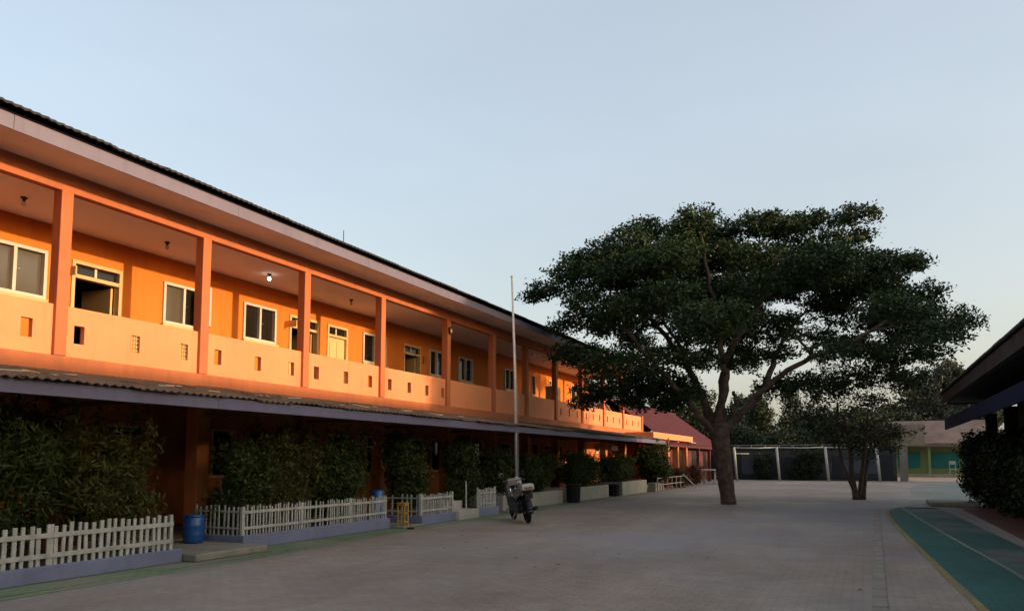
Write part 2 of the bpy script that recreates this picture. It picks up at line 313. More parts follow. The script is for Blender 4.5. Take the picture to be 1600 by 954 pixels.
# ------------------------------------------------------------------ the ground
struct('ground', MB().quad((-160, -60, -0.02), (160, -60, -0.02), (160, 260, -0.02), (-160, 260, -0.02)), 'earth')
yard = struct('courtyard_paving', MB().quad((-0.5, -8, 0), (15.6, -8, 0), (24, 76, 0), (-0.5, 76, 0)), 'pavers')
def ribbon(name, left, right, z, mat):
    m = MB()
    for k in range(len(left) - 1): m.quad((*left[k], z), (*right[k], z), (*right[k + 1], z), (*left[k + 1], z))
    return struct(name, m, mat)
def off(line, d): return [(x + d, y) for x, y in line]
def smooth_line(pts, n=8):
    out = []
    for k in range(len(pts) - 1):
        p0 = pts[max(k - 1, 0)]; p1 = pts[k]; p2 = pts[k + 1]; p3 = pts[min(k + 2, len(pts) - 1)]
        for i in range(n):
            t = i / n
            out.append(tuple(0.5 * (2 * b + (c - a) * t + (2 * a - 5 * b + 4 * c - d) * t * t + (3 * b - a - 3 * c + d) * t ** 3) for a, b, c, d in zip(p0, p1, p2, p3)))
    return out + [pts[-1]]
yl = smooth_line([(12.62, 3.0), (12.33, 9.2), (12.14, 13.65), (11.92, 19.6), (11.84, 24.0), (11.95, 26.2)])
wl_ = smooth_line([(13.30, 3.0), (13.10, 11.4), (12.84, 16.2), (12.62, 20.4), (12.42, 25.0), (12.30, 27.6)])
edge = smooth_line([(14.0, 3.0), (13.86, 11.4), (13.72, 16.2), (13.6, 20.4), (13.45, 25.0), (13.3, 27.6)])
ribbon('green_track', off(yl, 0.02), off(wl_, 0), 0.004, 'teal_track')
ribbon('worn_track_edge', off(wl_, 0.004), edge, 0.004, 'dull_track')
ribbon('yellow_track_line', off(yl, -0.05), off(yl, 0.05), 0.008, 'line_yellow')
ribbon('pale_track_line', off(wl_, -0.03), off(wl_, 0.035), 0.008, 'line_pale')
ribbon('worn_green_patch', [(12.4, 27.2), (12.9, 33), (13.4, 45), (14.5, 56)], [(13.6, 27.0), (15.2, 33), (16.5, 45), (18.5, 56)], 0.004, 'faded_patch')
gs = [(2.86, -4), (2.9, 3), (2.84, 8), (2.7, 11), (2.45, 14), (2.5, 20), (2.3, 26), (2.3, 36)]
ribbon('green_edge_strip', [(0.9, y) for x, y in gs], smooth_line(gs, 1), 0.004, 'green_edge')
gl = smooth_line([(2.62, -4), (2.66, 3), (2.6, 8), (2.45, 11), (2.28, 14)], 4)
ribbon('pale_edge_line', off(gl, -0.03), off(gl, 0.03), 0.008, 'line_pale')
red = MB().box(13.95, 15.7, 8, 27.5, -0.05, 0.014); struct('red_footpath', red, 'red_pavers')
for k in range(70):                                                      # kerb stones along the footpath, border slabs in the yard
    y = 8 + k * 0.28
    MB().box(13.82, 13.945, y, y + 0.27, -0.02, 0.02 + random.uniform(-.004, .006)).build('kerb_stone', 'border', bpy.data.objects['red_footpath'], bevel=0.008)
for k in range(64):
    y = 6.2 + k * 0.31
    o = MB().box(-0.075, 0.075, -0.148, 0.148, -0.02, 0.011).build('border_slab', 'border', yard, bevel=0.004)
    o.location = (11.36 + 0.012 * (y - 6) + random.uniform(-.004, .004), y, random.uniform(-.003, .004)); o.rotation_euler[2] = random.uniform(-.02, .02)

# ------------------------------------------------------------------ the long two-storey building
COLS = [4.9, 7.8, 10.64, 13.56, 16.57, 20.05, 23.2, 26.0, 29.0, 32.2, 35.32, 38.56, 42.3]
B = thing('school_building', 'long two storey orange building with an upstairs gallery and lilac eaves', 'building', (0, 20, 0))
Y0, Y1 = -6.0, 42.4
for i, y in enumerate([-3.9, -1.0, 2.0] + COLS):
    top = 5.71 if y < 41 else 3.95
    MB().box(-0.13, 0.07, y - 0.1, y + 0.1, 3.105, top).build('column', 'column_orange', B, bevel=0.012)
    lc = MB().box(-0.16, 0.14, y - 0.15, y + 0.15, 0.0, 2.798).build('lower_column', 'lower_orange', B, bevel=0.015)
MB().box(-0.11, 0.05, Y0, 39.2, 5.70, 6.02).build('roof_beam', 'column_orange', B, bevel=0.012)
MB().box(-0.3, 0.09, Y0, Y1 + .1, 2.80, 3.10).build('floor_beam', 'column_orange', B, bevel=0.012)
MB().box(-8, -0.302, Y0, Y1, 2.87, 3.09).build('gallery_floor', 'concrete', B)
MB().box(-1.99, -0.115, Y0, 39.0, 5.76, 5.80).build('gallery_ceiling', 'ceiling_white', B)
HOLES = {6.3: 1, 7.3: 1, 8.15: 1, 9.19: 1, 10.23: 1, 11.05: 1, 12.13: 1, 13.15: 1, 14.0: 1, 15.1: 1, 16.1: 1, 16.99: 1, 17.95: 1, 18.89: 1, 19.80: 1}
allc = [-3.9, -1.0, 2.0] + COLS
for a, b in zip(allc, allc[1:]):
    ya, yb = a + 0.1, b - 0.1
    if a > 20 and a < 28.5: hs = []
    elif a >= 28.5: hs = [(ya + (yb - ya) * t - 0.07, ya + (yb - ya) * t + 0.07, 3.33, 3.62) for t in (0.17, 0.5, 0.83)]
    else: hs = [(y - 0.09, y + 0.09, 3.33, 3.62) for y in HOLES if ya < y < yb - .05]
    if not hs and a < 6: hs = [(ya + (yb - ya) * t - 0.09, ya + (yb - ya) * t + 0.09, 3.33, 3.62) for t in (0.17, 0.5, 0.83)]
    holed(MB(), -0.09, 0.0, ya, yb, 3.10, 3.90, hs).build('railing_panel', 'peach', B)
    for h in hs:
        if 9.0 < h[0] < 9.2 or 10.1 < h[0] < 10.2:
            g = MB()
            for k in range(4): g.box(-0.06, -0.045, h[0], h[1], 3.36 + k * 0.07, 3.375 + k * 0.07)
            for k in range(3): g.box(-0.044, -0.03, h[0] + 0.03 + k * 0.05, h[0] + 0.042 + k * 0.05, 3.33, 3.62)
            g.build('vent_grille', 'cream_frame', B)
# upper wall, windows and doors
ZB, ZT = 4.38, 5.23
WIN = [(5.2, 6.6, 'g'), (7.75, 8.87, 'g'), (11.45, 12.5, 'h'), (13.75, 14.83, 'd'), (18.55, 19.72, 'd'), (22.37, 23.34, 'd'), (24.42, 25.5, 'd'), (28.37, 29.32, 'd'), (31.2, 31.6, 'n'), (36.2, 37.6, 'd')]
DOOR = [(9.37, 10.44, 'open'), (15.35, 16.5, 'open'), (16.88, 17.8, 'cream'), (20.73, 21.79, 'open'), (33.2, 34.2, 'brown')]
holes = [(a, b, ZB, ZT) for a, b, k in WIN] + [(a, b, 3.10, ZT) for a, b, k in DOOR]
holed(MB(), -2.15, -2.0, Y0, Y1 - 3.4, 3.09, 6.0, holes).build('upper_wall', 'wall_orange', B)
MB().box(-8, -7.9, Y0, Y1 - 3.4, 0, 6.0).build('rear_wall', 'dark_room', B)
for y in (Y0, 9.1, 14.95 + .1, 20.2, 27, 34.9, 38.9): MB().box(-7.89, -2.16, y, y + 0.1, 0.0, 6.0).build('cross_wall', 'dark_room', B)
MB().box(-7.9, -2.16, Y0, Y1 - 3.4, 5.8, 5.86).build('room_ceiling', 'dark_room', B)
MB().box(-2.15, -2.0, 38.98, 39.0, 3.09, 6.0)
def bars(a, b, c, d, x0, x1, w, mull=(), trans=()):
    m = MB(); m.box(x0, x1, a, a + w, c, d); m.box(x0, x1, b - w, b, c, d); m.box(x0, x1, a + w, b - w, d - w, d); m.box(x0, x1, a + w, b - w, c, c + w)
    for y in mull: m.box(x0 + .002, x1 - .004, y - w * .5, y + w * .5, c + w, d - w)
    for z in trans: m.box(x0 + .002, x1 - .004, a + w, b - w, z - w * .5, z + w * .5)
    return m
for a, b, k in WIN:
    mid = (a + b) / 2
    fr = bars(a - .02, b + .02, ZB - .02, ZT + .02, -2.1, -1.955, 0.06 if k != 'n' else .035, [mid] if k != 'n' else [])
    f = fr.build('window', 'white_frame', B, bevel=0.006)
    for j, (p, q) in enumerate(((a, mid), (mid, b)) if k != 'n' else ((a, b),)):
        mt = 'pane_grey' if k == 'g' or (k == 'h' and j == 0) else 'pane_dark'
        MB().box(-2.052 - .01 * j, -2.046 - .01 * j, p + .02, q - .02, ZB + .03, ZT - .03).build('pane', mt, f)
    MB().lathe([(.012, 0), (.016, .02), (.01, .035)], (-1.955, mid + .05, (ZB + ZT) / 2), 8, 'x').build('catch', 'chrome', f)
    MB().box(-2.0, -1.9, a - .06, b + .06, ZB - .09, ZB - .025).build('sill', 'cream_frame', f, bevel=.006)
leaf = bars(-.0, .55, ZB, ZT, -.02, .02, .05).build('open_casement', 'white_frame', B); leaf.location = Vector((-1.95, 12.56, 0)) - Vector(B.location); leaf.rotation_euler[2] = -math.radians(124)
MB().box(-.005, .005, .05, .5, ZB + .05, ZT - .05).build('pane', 'pane_dark', leaf).location = (0, 0, 0)
for a, b, k in DOOR:
    f = bars(a, b, 3.10, ZT, -2.12, -1.965, 0.07, [], [4.93]).build('door_frame', 'cream_frame', B, bevel=.006)
    mid = (a + b) / 2
    MB().box(-2.07, -2.04, mid - .025, mid + .025, 4.96, ZT - .07).build('transom_bar', 'white_frame', f)
    for p, q in ((a + .07, mid - .025), (mid + .025, b - .07)): MB().box(-2.06, -2.054, p, q, 4.965, ZT - .07).build('pane', 'pane_dark', f)
    mat = {'open': 'cream_door', 'cream': 'cream_door', 'brown': 'brown_door'}[k]
    if k == 'open':                                                     # leaf swung into the room
        lf = MB().box(-2.98, -2.13, b - .13, b - .085, 3.12, 4.88).build('door_leaf', mat, B, bevel=.006)
    else:
        lf = MB().box(-2.085, -2.045, a + .075, b - .075, 3.12, 4.89).build('door_leaf', mat, B, bevel=.006)
        for z0, z1 in ((3.25, 3.9), (4.0, 4.78)):
            MB().box(-2.046, -2.03, a + .18, mid - .03, z0, z1).build('door_panel', mat, lf, bevel=.006); MB().box(-2.046, -2.03, mid + .03, b - .18, z0, z1).build('door_panel', mat, lf, bevel=.006)
    MB().lathe([(0.02, 0), (0.025, .03), (0.012, .06)], (-2.03 if k != 'open' else -2.9, a + .14 if k != 'open' else b - .16, 4.05), 10, 'x').build('handle', 'chrome', lf)
# room name boards sticking out over the doors
for y in (9.2, 15.2): 
    MB().box(-1.99, -1.62, y - .015, y + .015, 4.86, 5.02).build('room_sign', 'cream_frame', B)
for y in (22.05,): MB().box(-1.99, -1.95, y - .1, y + .1, 4.7, 4.95).build('meter_box', 'column_orange', B, bevel=.008)
# gallery lamps
for i, (y, lit) in enumerate(((7.79, 0), (10.63, 0), (13.49, 1), (16.6, 0), (22, 0))):
    s = MB().lathe([(0.05, 5.757), (0.05, 5.735), (0.025, 5.725), (0.025, 5.69)], (-1.0, y, 0), 12).build('lamp_socket', 'black_plastic', B, True)
    MB().lathe([(0.012, 5.70), (0.022, 5.685), (0.038, 5.655), (0.036, 5.625), (0.016, 5.605)], (-1.0, y, 0), 14).build('light_bulb', 'bulb_glow' if lit else 'white_frame', s, True)
MB().box(0.072, 0.15, 19.97, 20.1, 5.28, 5.47).build('wall_lamp', 'black_plastic', B, bevel=.01)
MB().box(0.10, 0.158, 19.985, 20.085, 5.30, 5.42).build('lamp_glass', 'poster_cream', B, bevel=.008)
MB().box(-0.2, -0.1, 27.0, 27.16, 5.47, 5.58).build('camera_box', 'white_frame', B, bevel=.01)
MB().tube([(-0.1, 26.0, 5.6), (-0.12, 27.5, 5.585), (-0.1, 29.0, 5.6)], .006, 5).build('cable', 'white_frame', B)
# eaves and roof
for k in range(11):
    a = Y0 + k * 4.11; b = min(a + 4.105, 39.3)
    MB().box(0.985, 1.01, a, b, 5.94 + random.uniform(-.004, .004), 6.155).build('fascia_board', 'lilac', B, bevel=.004)
MB().prism([(0.05, 6.0), (0.983, 5.955), (0.983, 5.985), (0.05, 6.03)], 'y', Y0, 39.25).build('soffit', 'soffit', B)
def corrugated(width, x0, z0, x1, z1, waves, amp, th=0.006, seg=4):
    m = MB(); n = waves * seg; d = Vector((x1 - x0, 0, z1 - z0)); up = Vector((-d.z, 0, d.x)).normalized()
    if up.z < 0: up = -up
    row = []
    for k in range(n + 1):
        y = width * k / n; h = amp * math.sin(2 * math.pi * k / seg)
        for t in (0, 1):
            p = Vector((x0, y, z0)) + d * t + up * h; row.append(p)
    top = len(m.v)
    for p in row: m.v.append(tuple(p + up * th))
    for p in row: m.v.append(tuple(p - up * th))
    q = len(row)
    for k in range(n):
        a, b, c, e = 2 * k, 2 * k + 1, 2 * k + 3, 2 * k + 2
        m.f.append((a, b, c, e)); m.f.append((q + a, q + e, q + c, q + b)); m.f.append((a, e, q + e, q + a)); m.f.append((b, q + b, q + c, c))
    return m
rs = corrugated(1.0, 1.14, 6.215, -3.5, 7.95, 8, 0.010, 0.014).mesh('roof_sheet', 'roof_dark')
rs2 = corrugated(1.0, -8.4, 6.0, -3.5, 7.97, 8, 0.010, 0.014).mesh('rear_roof_sheet', 'roof_dark')
roof = MB().prism([(0.98, 6.158), (1.06, 6.16), (-3.5, 7.87), (-8.3, 5.98), (-8.3, 5.9), (-3.5, 7.6), (0.98, 6.03)], 'y', Y0, 39.3).build('roof', 'roof_dark', B)
for k in range(46):
    for me in (rs, rs2):
        o = link('roof_sheet', me, roof); o.location = o.location + Vector((random.uniform(-.012, .02), Y0 + k * 0.985, random.uniform(0, .016))); o.rotation_euler[0] = 0.004
MB().tube([(-3.5, Y0, 7.985), (-3.5, 39.3, 7.985)], .09, 8).build('ridge_cap', 'roof_dark', roof)
MB().tube([(-3, 18.86, 7.4), (-3, 18.86, 8.52)], .012, 6).build('antenna_mast', 'wire', B)
# lower canopy
can = MB().prism([(0.093, 2.82), (2.24, 2.42), (2.24, 2.39), (0.093, 2.79)], 'y', Y0, 38.6).build('canopy', 'brown_door', B)
cs = [corrugated(0.8, 2.36, 2.475, 0.085, 2.845, 6, 0.016, 0.006).mesh('canopy_sheet', 'sheet_brown') for _ in range(1)]
for k in range(57):
    o = link('canopy_sheet', cs[0], can); o.location = o.location + Vector((random.uniform(-.05, .03), Y0 + k * 0.785, random.uniform(0.0, .02))); o.rotation_euler = (random.uniform(0.0, .012), random.uniform(-.006, .006), random.uniform(-.012, .012))
for k in range(9):
    a = Y0 + k * 4.96; b = min(a + 4.955, 38.6)
    MB().box(2.245, 2.272, a, b, 2.285 + random.uniform(-.003, .003), 2.462).build('canopy_fascia', 'fascia_blue', can, bevel=.004)
for k in range(44):                                                    # broken bits and litter lying on the canopy
    y = random.uniform(5.5, 18); x = random.uniform(1.2, 2.3); z = 2.50 + (2.3 - x) * 0.163 + .035
    o = MB().box(-.012, .012, -random.uniform(.05, .28), .1, -.006, .006).build('batten', random.choice(['step_white', 'sheet_brown', 'bark', 'cream_frame']), can); o.location = Vector((x, y, z)); o.rotation_euler = (random.uniform(-.05, .05), .16, random.uniform(-.6, .6))
for y in [-1.0, 2.0] + COLS[:12]:
    MB().box(0.145, 2.2, y - .03, y + .03, 2.30, 2.37).build('canopy_bracket', 'brown_door', can)
# ground floor
MB().box(-2.0, 0.55, Y0, Y1, 0.006, 0.15).build('ground_floor_slab', 'floor_tile', B, bevel=.01)
LW = [(3.5, 4.9), (6.1, 7.5), (8.1, 8.9), (12.2, 13.6), (15, 16.4), (18.4, 19.2), (22.5, 23.9), (25, 26.4), (30.5, 31.9), (34, 35)]
LD = [(10.2, 11.2), (16.9, 17.9), (21, 22), (28, 29), (32.6, 33.6)]
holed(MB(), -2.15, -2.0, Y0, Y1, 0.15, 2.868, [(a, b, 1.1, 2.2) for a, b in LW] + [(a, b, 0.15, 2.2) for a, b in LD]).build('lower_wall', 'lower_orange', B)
for a, b in LW:
    f = bars(a, b, 1.1, 2.2, -2.1, -1.965, .06, [(a + b) / 2]).build('window', 'cream_frame', B)
    for p, q in ((a, (a + b) / 2), ((a + b) / 2, b)): MB().box(-2.05, -2.044, p + .03, q - .03, 1.13, 2.17).build('pane', 'pane_dark', f)
for a, b in LD:
    f = bars(a, b, 0.15, 2.2, -2.12, -1.965, .07, [], [1.95]).build('door_frame', 'cream_frame', B)
    lf = MB().box(-2.08, -2.04, a + .07, b - .07, 0.17, 1.91).build('door_leaf', 'brown_door', f)
# end of the gallery: stair flank and porch slab
MB().box(-2.2, -1.9, 39.0, 42.4, 3.09, 4.6).build('stair_wall', 'purple_wall', B)
MB().prism([(39.2, 4.55), (42.3, 3.5), (42.3, 3.42), (39.2, 4.45)], 'x', -1.2, -1.12).build('stair_rail', 'brown_door', B)
P = MB().box(-2, 1.6, 38.62, 48.5, 2.60, 2.93).build('porch_slab', 'peach', B, bevel=.015)
MB().box(1.5, 1.72, 47.4, 48.9, 2.55, 2.58).build('porch_gutter', 'white_frame', B)
for y in (42.6, 45.0, 47.4): MB().box(1.1, 1.42, y, y + .32, 0, 2.6).build('porch_column', 'lower_orange', B, bevel=.015)
MB().box(-2, -1.85, 42.5, 48.4, 0, 2.6).build('porch_wall', 'lower_orange', B)
for (a, b, z0, z1, mat, lab) in ((34.6, 35.1, 1.75, 2.25, 'step_white', 'white'), (35.6, 36.9, 1.75, 2.25, 'poster_red', 'red'), (37.0, 38.3, 1.95, 2.25, 'poster_cream', 'cream')):
    m = bars(a, b, z0, z1, -.19, -.165, .03); o = thing('notice_board', lab + ' notice board hung under the far end of the lower canopy', 'notice board', (-.18, a, z0))
    MB().box(-.185, -.175, a + .03, b - .03, z0 + .03, z1 - .03).build('board', mat, o); m.build('frame', 'brown_door', o)
# air conditioner out on the gallery
ac = thing('air_conditioner', 'beige outdoor air conditioner unit standing behind the gallery railing', 'air conditioner', (-.55, 30.2, 3.1))
MB().box(-.75, -.4, 29.75, 30.65, 4.0, 4.58).build('casing', 'cream_frame', ac, bevel=.02)
g = MB().lathe([(0.24, 0), (0.24, .02), (0.21, .02), (0.21, 0)], (-.4, 30.05, 4.29), 24, 'x'); g.build('fan_ring', 'black_plastic', ac)
fn = MB()
for k in range(6): fn.box(-.395, -.385, 29.83, 30.27, 4.12 + k * .066, 4.132 + k * .066)
fn.build('fan_grille', 'black_plastic', ac)
for y in (29.8, 30.56): MB().box(-.73, -.42, y, y + .05, 3.1, 4.0).build('stand', 'brown_door', ac)

# ------------------------------------------------------------------ planting beds, fences, steps
def bed(name, label, x0, x1, y0, y1, h, mat, th=0.14, group=None):
    t = thing(name, label, 'planter', ((x0 + x1) / 2, (y0 + y1) / 2, 0), group)
    MB().box(x1 - th, x1, y0, y1, 0.006, h).build('front_wall', mat, t, bevel=.012)
    MB().box(x0, x1 - th - .002, y0, y0 + th, 0.006, h - .003).build('side_wall', mat, t, bevel=.012); MB().box(x0, x1 - th - .002, y1 - th, y1, 0.006, h - .003).build('side_wall', mat, t, bevel=.012)
    m = MB(); n = 14; mm = max(2, int((y1 - y0) / .25))
    hh = [[h - .07 + random.uniform(-.02, .04) for _ in range(mm + 1)] for _ in range(n + 1)]
    for i in range(n):
        for j in range(mm):
            X = lambda k: x0 + .02 + (x1 - th - x0 - .02) * k / n; Yf = lambda k: y0 + th + (y1 - y0 - 2 * th) * k / mm
            m.quad((X(i), Yf(j), hh[i][j]), (X(i + 1), Yf(j), hh[i + 1][j]), (X(i + 1), Yf(j + 1), hh[i + 1][j + 1]), (X(i), Yf(j + 1), hh[i][j + 1]))
    m.build('soil', 'soil', t)
    return t
bed('planting_bed', 'long blue kerbed bed left of the blue barrel', 0.57, 2.12, -3.5, 8.42, 0.20, 'kerb_blue')
bed('planting_bed', 'blue kerbed bed between the blue barrel and the yellow stand', 0.57, 1.78, 10.0, 14.42, 0.23, 'kerb_blue')
bed('planting_bed', 'short blue kerbed bed beside the white steps on their left', 0.57, 2.02, 15.35, 16.95, 0.22, 'kerb_blue')
bed('planting_bed', 'small blue kerbed bed between the white steps and the motorcycle', 0.57, 2.10, 18.1, 19.3, 0.24, 'kerb_blue')
bed('planting_bed', 'low white walled bed right behind the flagpole and motorcycle', 0.57, 1.7, 20.4, 25.3, 0.46, 'white_wall')
bed('planting_bed', 'white walled bed right of the dark bin below the gallery', 0.57, 1.8, 26.4, 30.3, 0.50, 'white_wall')
bed('planting_bed', 'farthest and tallest of the white walled beds', 0.57, 2.05, 31.4, 35.4, 0.58, 'white_wall')
pk = MB().box(-.011, .011, -.024, .024, 0, 0.52).mesh('picket', 'picket_white')
pk_thin = MB().box(-.010, .010, -.013, .013, 0, 0.50).mesh('picket', 'picket_white')
def fence(label, p0, p1, z, sp, me, rails=(0.13, 0.40), rw=.045, posts=(0, 1), ph=0.52, ps=.05):
    p0 = Vector((*p0, z)); p1 = Vector((*p1, z)); d = p1 - p0; L = d.length; ang = math.atan2(-d.x, d.y)
    t = thing('picket_fence', label, 'fence', p0, 'white picket fences on the bed kerbs'); t['_local'] = 1; t.rotation_euler[2] = ang
    for r in rails:
        o = MB().box(-.02, -.008, 0, L, r, r + rw).build('rail', 'picket_white', t, bevel=.004); o.location = (.032, 0, 0); o.rotation_euler[0] = random.uniform(-.003, .003)
    n = int(L / sp)
    for k in range(n + 1):
        if random.random() < .03: continue
        o = link('picket', me, t); o.location = (.002 + random.uniform(-.003, .003), .03 + k * (L - .06) / n + random.uniform(-.012, .012), random.uniform(-.015, .012))
        o.rotation_euler = (random.uniform(-.025, .025), random.uniform(-.01, .01), random.uniform(-.06, .06)); o.scale = (1, random.uniform(.85, 1.15), random.uniform(.95, 1.04))
    for f in posts:
        o = MB().box(-ps / 2 - .01, ps / 2 - .01, -ps / 2, ps / 2, -.02, ph).build('post', 'picket_white', t, bevel=.005); o.location = (-.005, f * L, 0)
    return t
fence('long white picket fence left of the blue barrel', (2.04, 2.5), (2.04, 8.3), .18, .105, pk, (0.10, 0.36), .06, (0.68, 0.995))
fence('white picket fence along the bed between the barrel and the yellow stand', (1.70, 10.06), (1.70, 14.36), .21, .075, pk_thin, (0.11, 0.38), .05, (0, .35, .7, .995), .50, .055)
fence('short open white picket return fence right beside the blue barrel', (0.62, 10.05), (1.63, 10.05), .21, .11, pk_thin, (0.12, 0.40), .03, (0.0,), .5, .03)
fence('white picket fence just left of the white steps', (1.95, 15.42), (1.95, 16.9), .2, .075, pk_thin, (0.10, 0.38), .05, (0, .995), .52, .07)
fence('short open white picket return fence behind the yellow stand', (0.62, 15.4), (1.88, 15.4), .2, .13, pk_thin, (0.10, 0.40), .03, (), .5)
fence('white picket fence just right of the white steps', (2.02, 18.16), (2.02, 19.24), .22, .085, pk, (0.10, 0.38), .04, (0, .995), .56, .035)
fence('dim picket fence half hidden left of the motorcycle', (1.1, 19.9), (1.1, 22.4), .05, .12, pk_thin, (0.10, 0.40), .03, (0, .995), .5, .03)
tag(MB().box(0.56, 2.35, 8.46, 9.96, 0.006, 0.12).build('concrete_ramp', 'concrete', bevel=.02), 'beige concrete step in front of the blue barrel', 'step')
tag(MB().box(0.56, 2.1, 14.46, 15.3, 0.006, 0.05).build('concrete_apron', 'concrete', bevel=.02), 'pale concrete apron under the yellow stand', 'step')
t = thing('garden_steps', 'two cream painted steps between the picket fences', 'steps', (1.8, 17.5, 0))
MB().box(1.62, 2.12, 16.98, 18.06, .006, .235).build('step', 'step_white', t, bevel=.01); MB().box(0.9, 1.618, 16.99, 18.05, .006, .44).build('step', 'step_white', t, bevel=.01)
tag(MB().tube([(1.75, 18.02, .235), (1.75, 18.0, .95)], .018, 8).build('white_pole', 'steel_white'), 'thin white pole standing on the cream steps', 'pole')
# barrel
t = thing('blue_barrel', 'blue plastic barrel between the two longest picket fences', 'barrel', (1.05, 9.62, .12))
prof = [(0.14, .12), (0.16, .135), (0.165, .19), (0.171, .24), (0.175, .26), (0.171, .28), (0.168, .35), (0.175, .40), (0.175, .42), (0.168, .44), (0.164, .51), (0.15, .55), (0.135, .565)]
MB().lathe(prof, (1.05, 9.62, 0), 28).build('body', 'barrel_blue', t, True)
MB().lathe([(0.155, .55), (0.16, .565), (0.155, .585), (0.12, .59)], (1.05, 9.62, 0), 28).build('lid', 'barrel_blue', t, True)
# second blue drum by the end of the fence
t = thing('blue_drum', 'tall pale blue drum half hidden behind the yellow stand', 'barrel', (1.2, 14.75, .05))
MB().lathe([(0.14, .05), (0.15, .08), (0.15, .4), (0.156, .42), (0.15, .44), (0.15, .8), (0.13, .82)], (1.2, 14.75, 0), 24).build('body', 'barrel_blue', t, True)
# yellow stand
t = thing('wooden_stand', 'narrow yellow wooden stand at the end of a picket fence', 'stand', (1.95, 14.62, .05))
for x in (1.88, 2.05):
    for y in (14.52, 14.66): MB().box(x, x + .03, y, y + .03, .05, .54).build('leg', 'yellow_wood', t, bevel=.004)
for z in (.13, .32, .50):
    for y in (14.523, 14.663): MB().box(1.911, 2.049, y, y + .022, z, z + .03).build('rail', 'yellow_wood', t)
    for x in (1.884, 2.054): MB().box(x, x + .022, 14.551, 14.659, z, z + .03).build('rail', 'yellow_wood', t)
MB().box(1.87, 2.09, 14.51, 14.70, .541, .56).build('top', 'yellow_wood', t, bevel=.004)
MB().lathe([(0.05, 0.052), (0.085, .054), (0.09, .07), (0.06, .085)], (2.28, 14.45, 0), 14).build('rubber_puck', 'rubber', None, True)
tag(bpy.data.objects['rubber_puck'], 'small black round object lying by the yellow stand', 'disc'); bpy.data.objects['rubber_puck'].location.z = -.046
# dark bin and a second one between the white beds
def bin_(label, x, y, h, w):
    t = thing('litter_bin', label, 'bin', (x, y, 0))
    MB().lathe([(w * .42, .02), (w * .45, .03), (w * .5, h - .04), (w * .53, h - .03), (w * .53, h), (w * .44, h), (w * .40, .06)], (x, y, 0), 18).build('body', 'dark_panel', t, True)
    for k in range(9):
        a = k * 2 * math.pi / 9; MB().tube([(x + w * .46 * math.cos(a), y + w * .46 * math.sin(a), .05), (x + w * .51 * math.cos(a), y + w * .51 * math.sin(a), h - .05)], .012, 5).build('rib', 'black_plastic', t)
bin_('dark ribbed bin in front of the gap between white beds', 1.95, 25.7, .66, .5)
bin_('dark bin half hidden between the two farthest white beds', 1.85, 30.85, .5, .44)

# ------------------------------------------------------------------ flagpole
t = thing('flagpole', 'tall thin white flagpole standing behind the motorcycle', 'flagpole', (2.25, 20.15, 0))
MB().box(2.02, 2.48, 19.92, 20.38, .006, .16).build('base', 'white_wall', t, bevel=.015)
MB().tube([(2.25, 20.15, .16), (2.24, 20.15, 1.02)], .055, 14).build('lower_pole', 'steel_white', t, True)
MB().tube([(2.24, 20.15, 1.0), (2.2, 20.13, 4.0), (2.12, 20.1, 6.78)], [.043, .036, .026], 12).build('upper_pole', 'steel_white', t, True)
MB().lathe([(.01, 6.78), (.035, 6.80), (.04, 6.83), (.03, 6.865), (.01, 6.88)], (2.12, 20.1, 0), 12).build('finial', 'steel_white', t, True)
MB().box(2.29, 2.37, 20.11, 20.18, .93, 1.0).build('cleat', 'steel_white', t)
MB().tube([(2.33, 20.12, 1.0), (2.29, 20.1, 3.5), (2.16, 20.06, 6.74)], .004, 4).build('rope', 'steel_white', t)

# ------------------------------------------------------------------ motorcycle (local: forward +Y, origin on the ground under the middle)
hd = math.radians(40)
t = thing('motorcycle', 'dark motorcycle with cream bodywork parked by the flagpole', 'motorcycle', (3.60, 17.40, 0.004)); t['_local'] = 1
t.rotation_euler = (0, math.radians(-7), hd)
def part(mb, name, mat, par=None, sm=False, bev=0.0):
    o = mb.build(name, mat, par or t, sm, bev); o.location = (0, 0, 0); return o
for yy in (-.62, .62):
    m = MB(); i0 = 0; n, k = 28, 8
    for a in range(n):
        for b_ in range(k):
            w, u = 2 * math.pi * a / n, 2 * math.pi * b_ / k; rr = .235 + .045 * math.cos(u)
            m.v.append((.042 * math.sin(u), yy + rr * math.cos(w), .28 + rr * math.sin(w)))
    for a in range(n):
        for b_ in range(k): m.f.append((a * k + b_, a * k + (b_ + 1) % k, ((a + 1) % n) * k + (b_ + 1) % k, ((a + 1) % n) * k + b_))
    wh = part(m, 'wheel', 'rubber', None, True); wh['_local'] = 1
    part(MB().lathe([(.2, -.025), (.2, .025), (.175, .025), (.175, -.025)], (0, yy, .28), 24, 'x'), 'rim', 'dark_panel', wh)
    part(MB().lathe([(.05, -.06), (.05, .06)], (0, yy, .28), 12, 'x'), 'hub', 'chrome', wh)
    sp = MB()
    for j in range(6): 
        a = j * math.pi / 3; sp.tube([(0, yy, .28), (0, yy + .19 * math.cos(a), .28 + .19 * math.sin(a))], .012, 5)
    part(sp, 'spokes', 'dark_panel', wh)
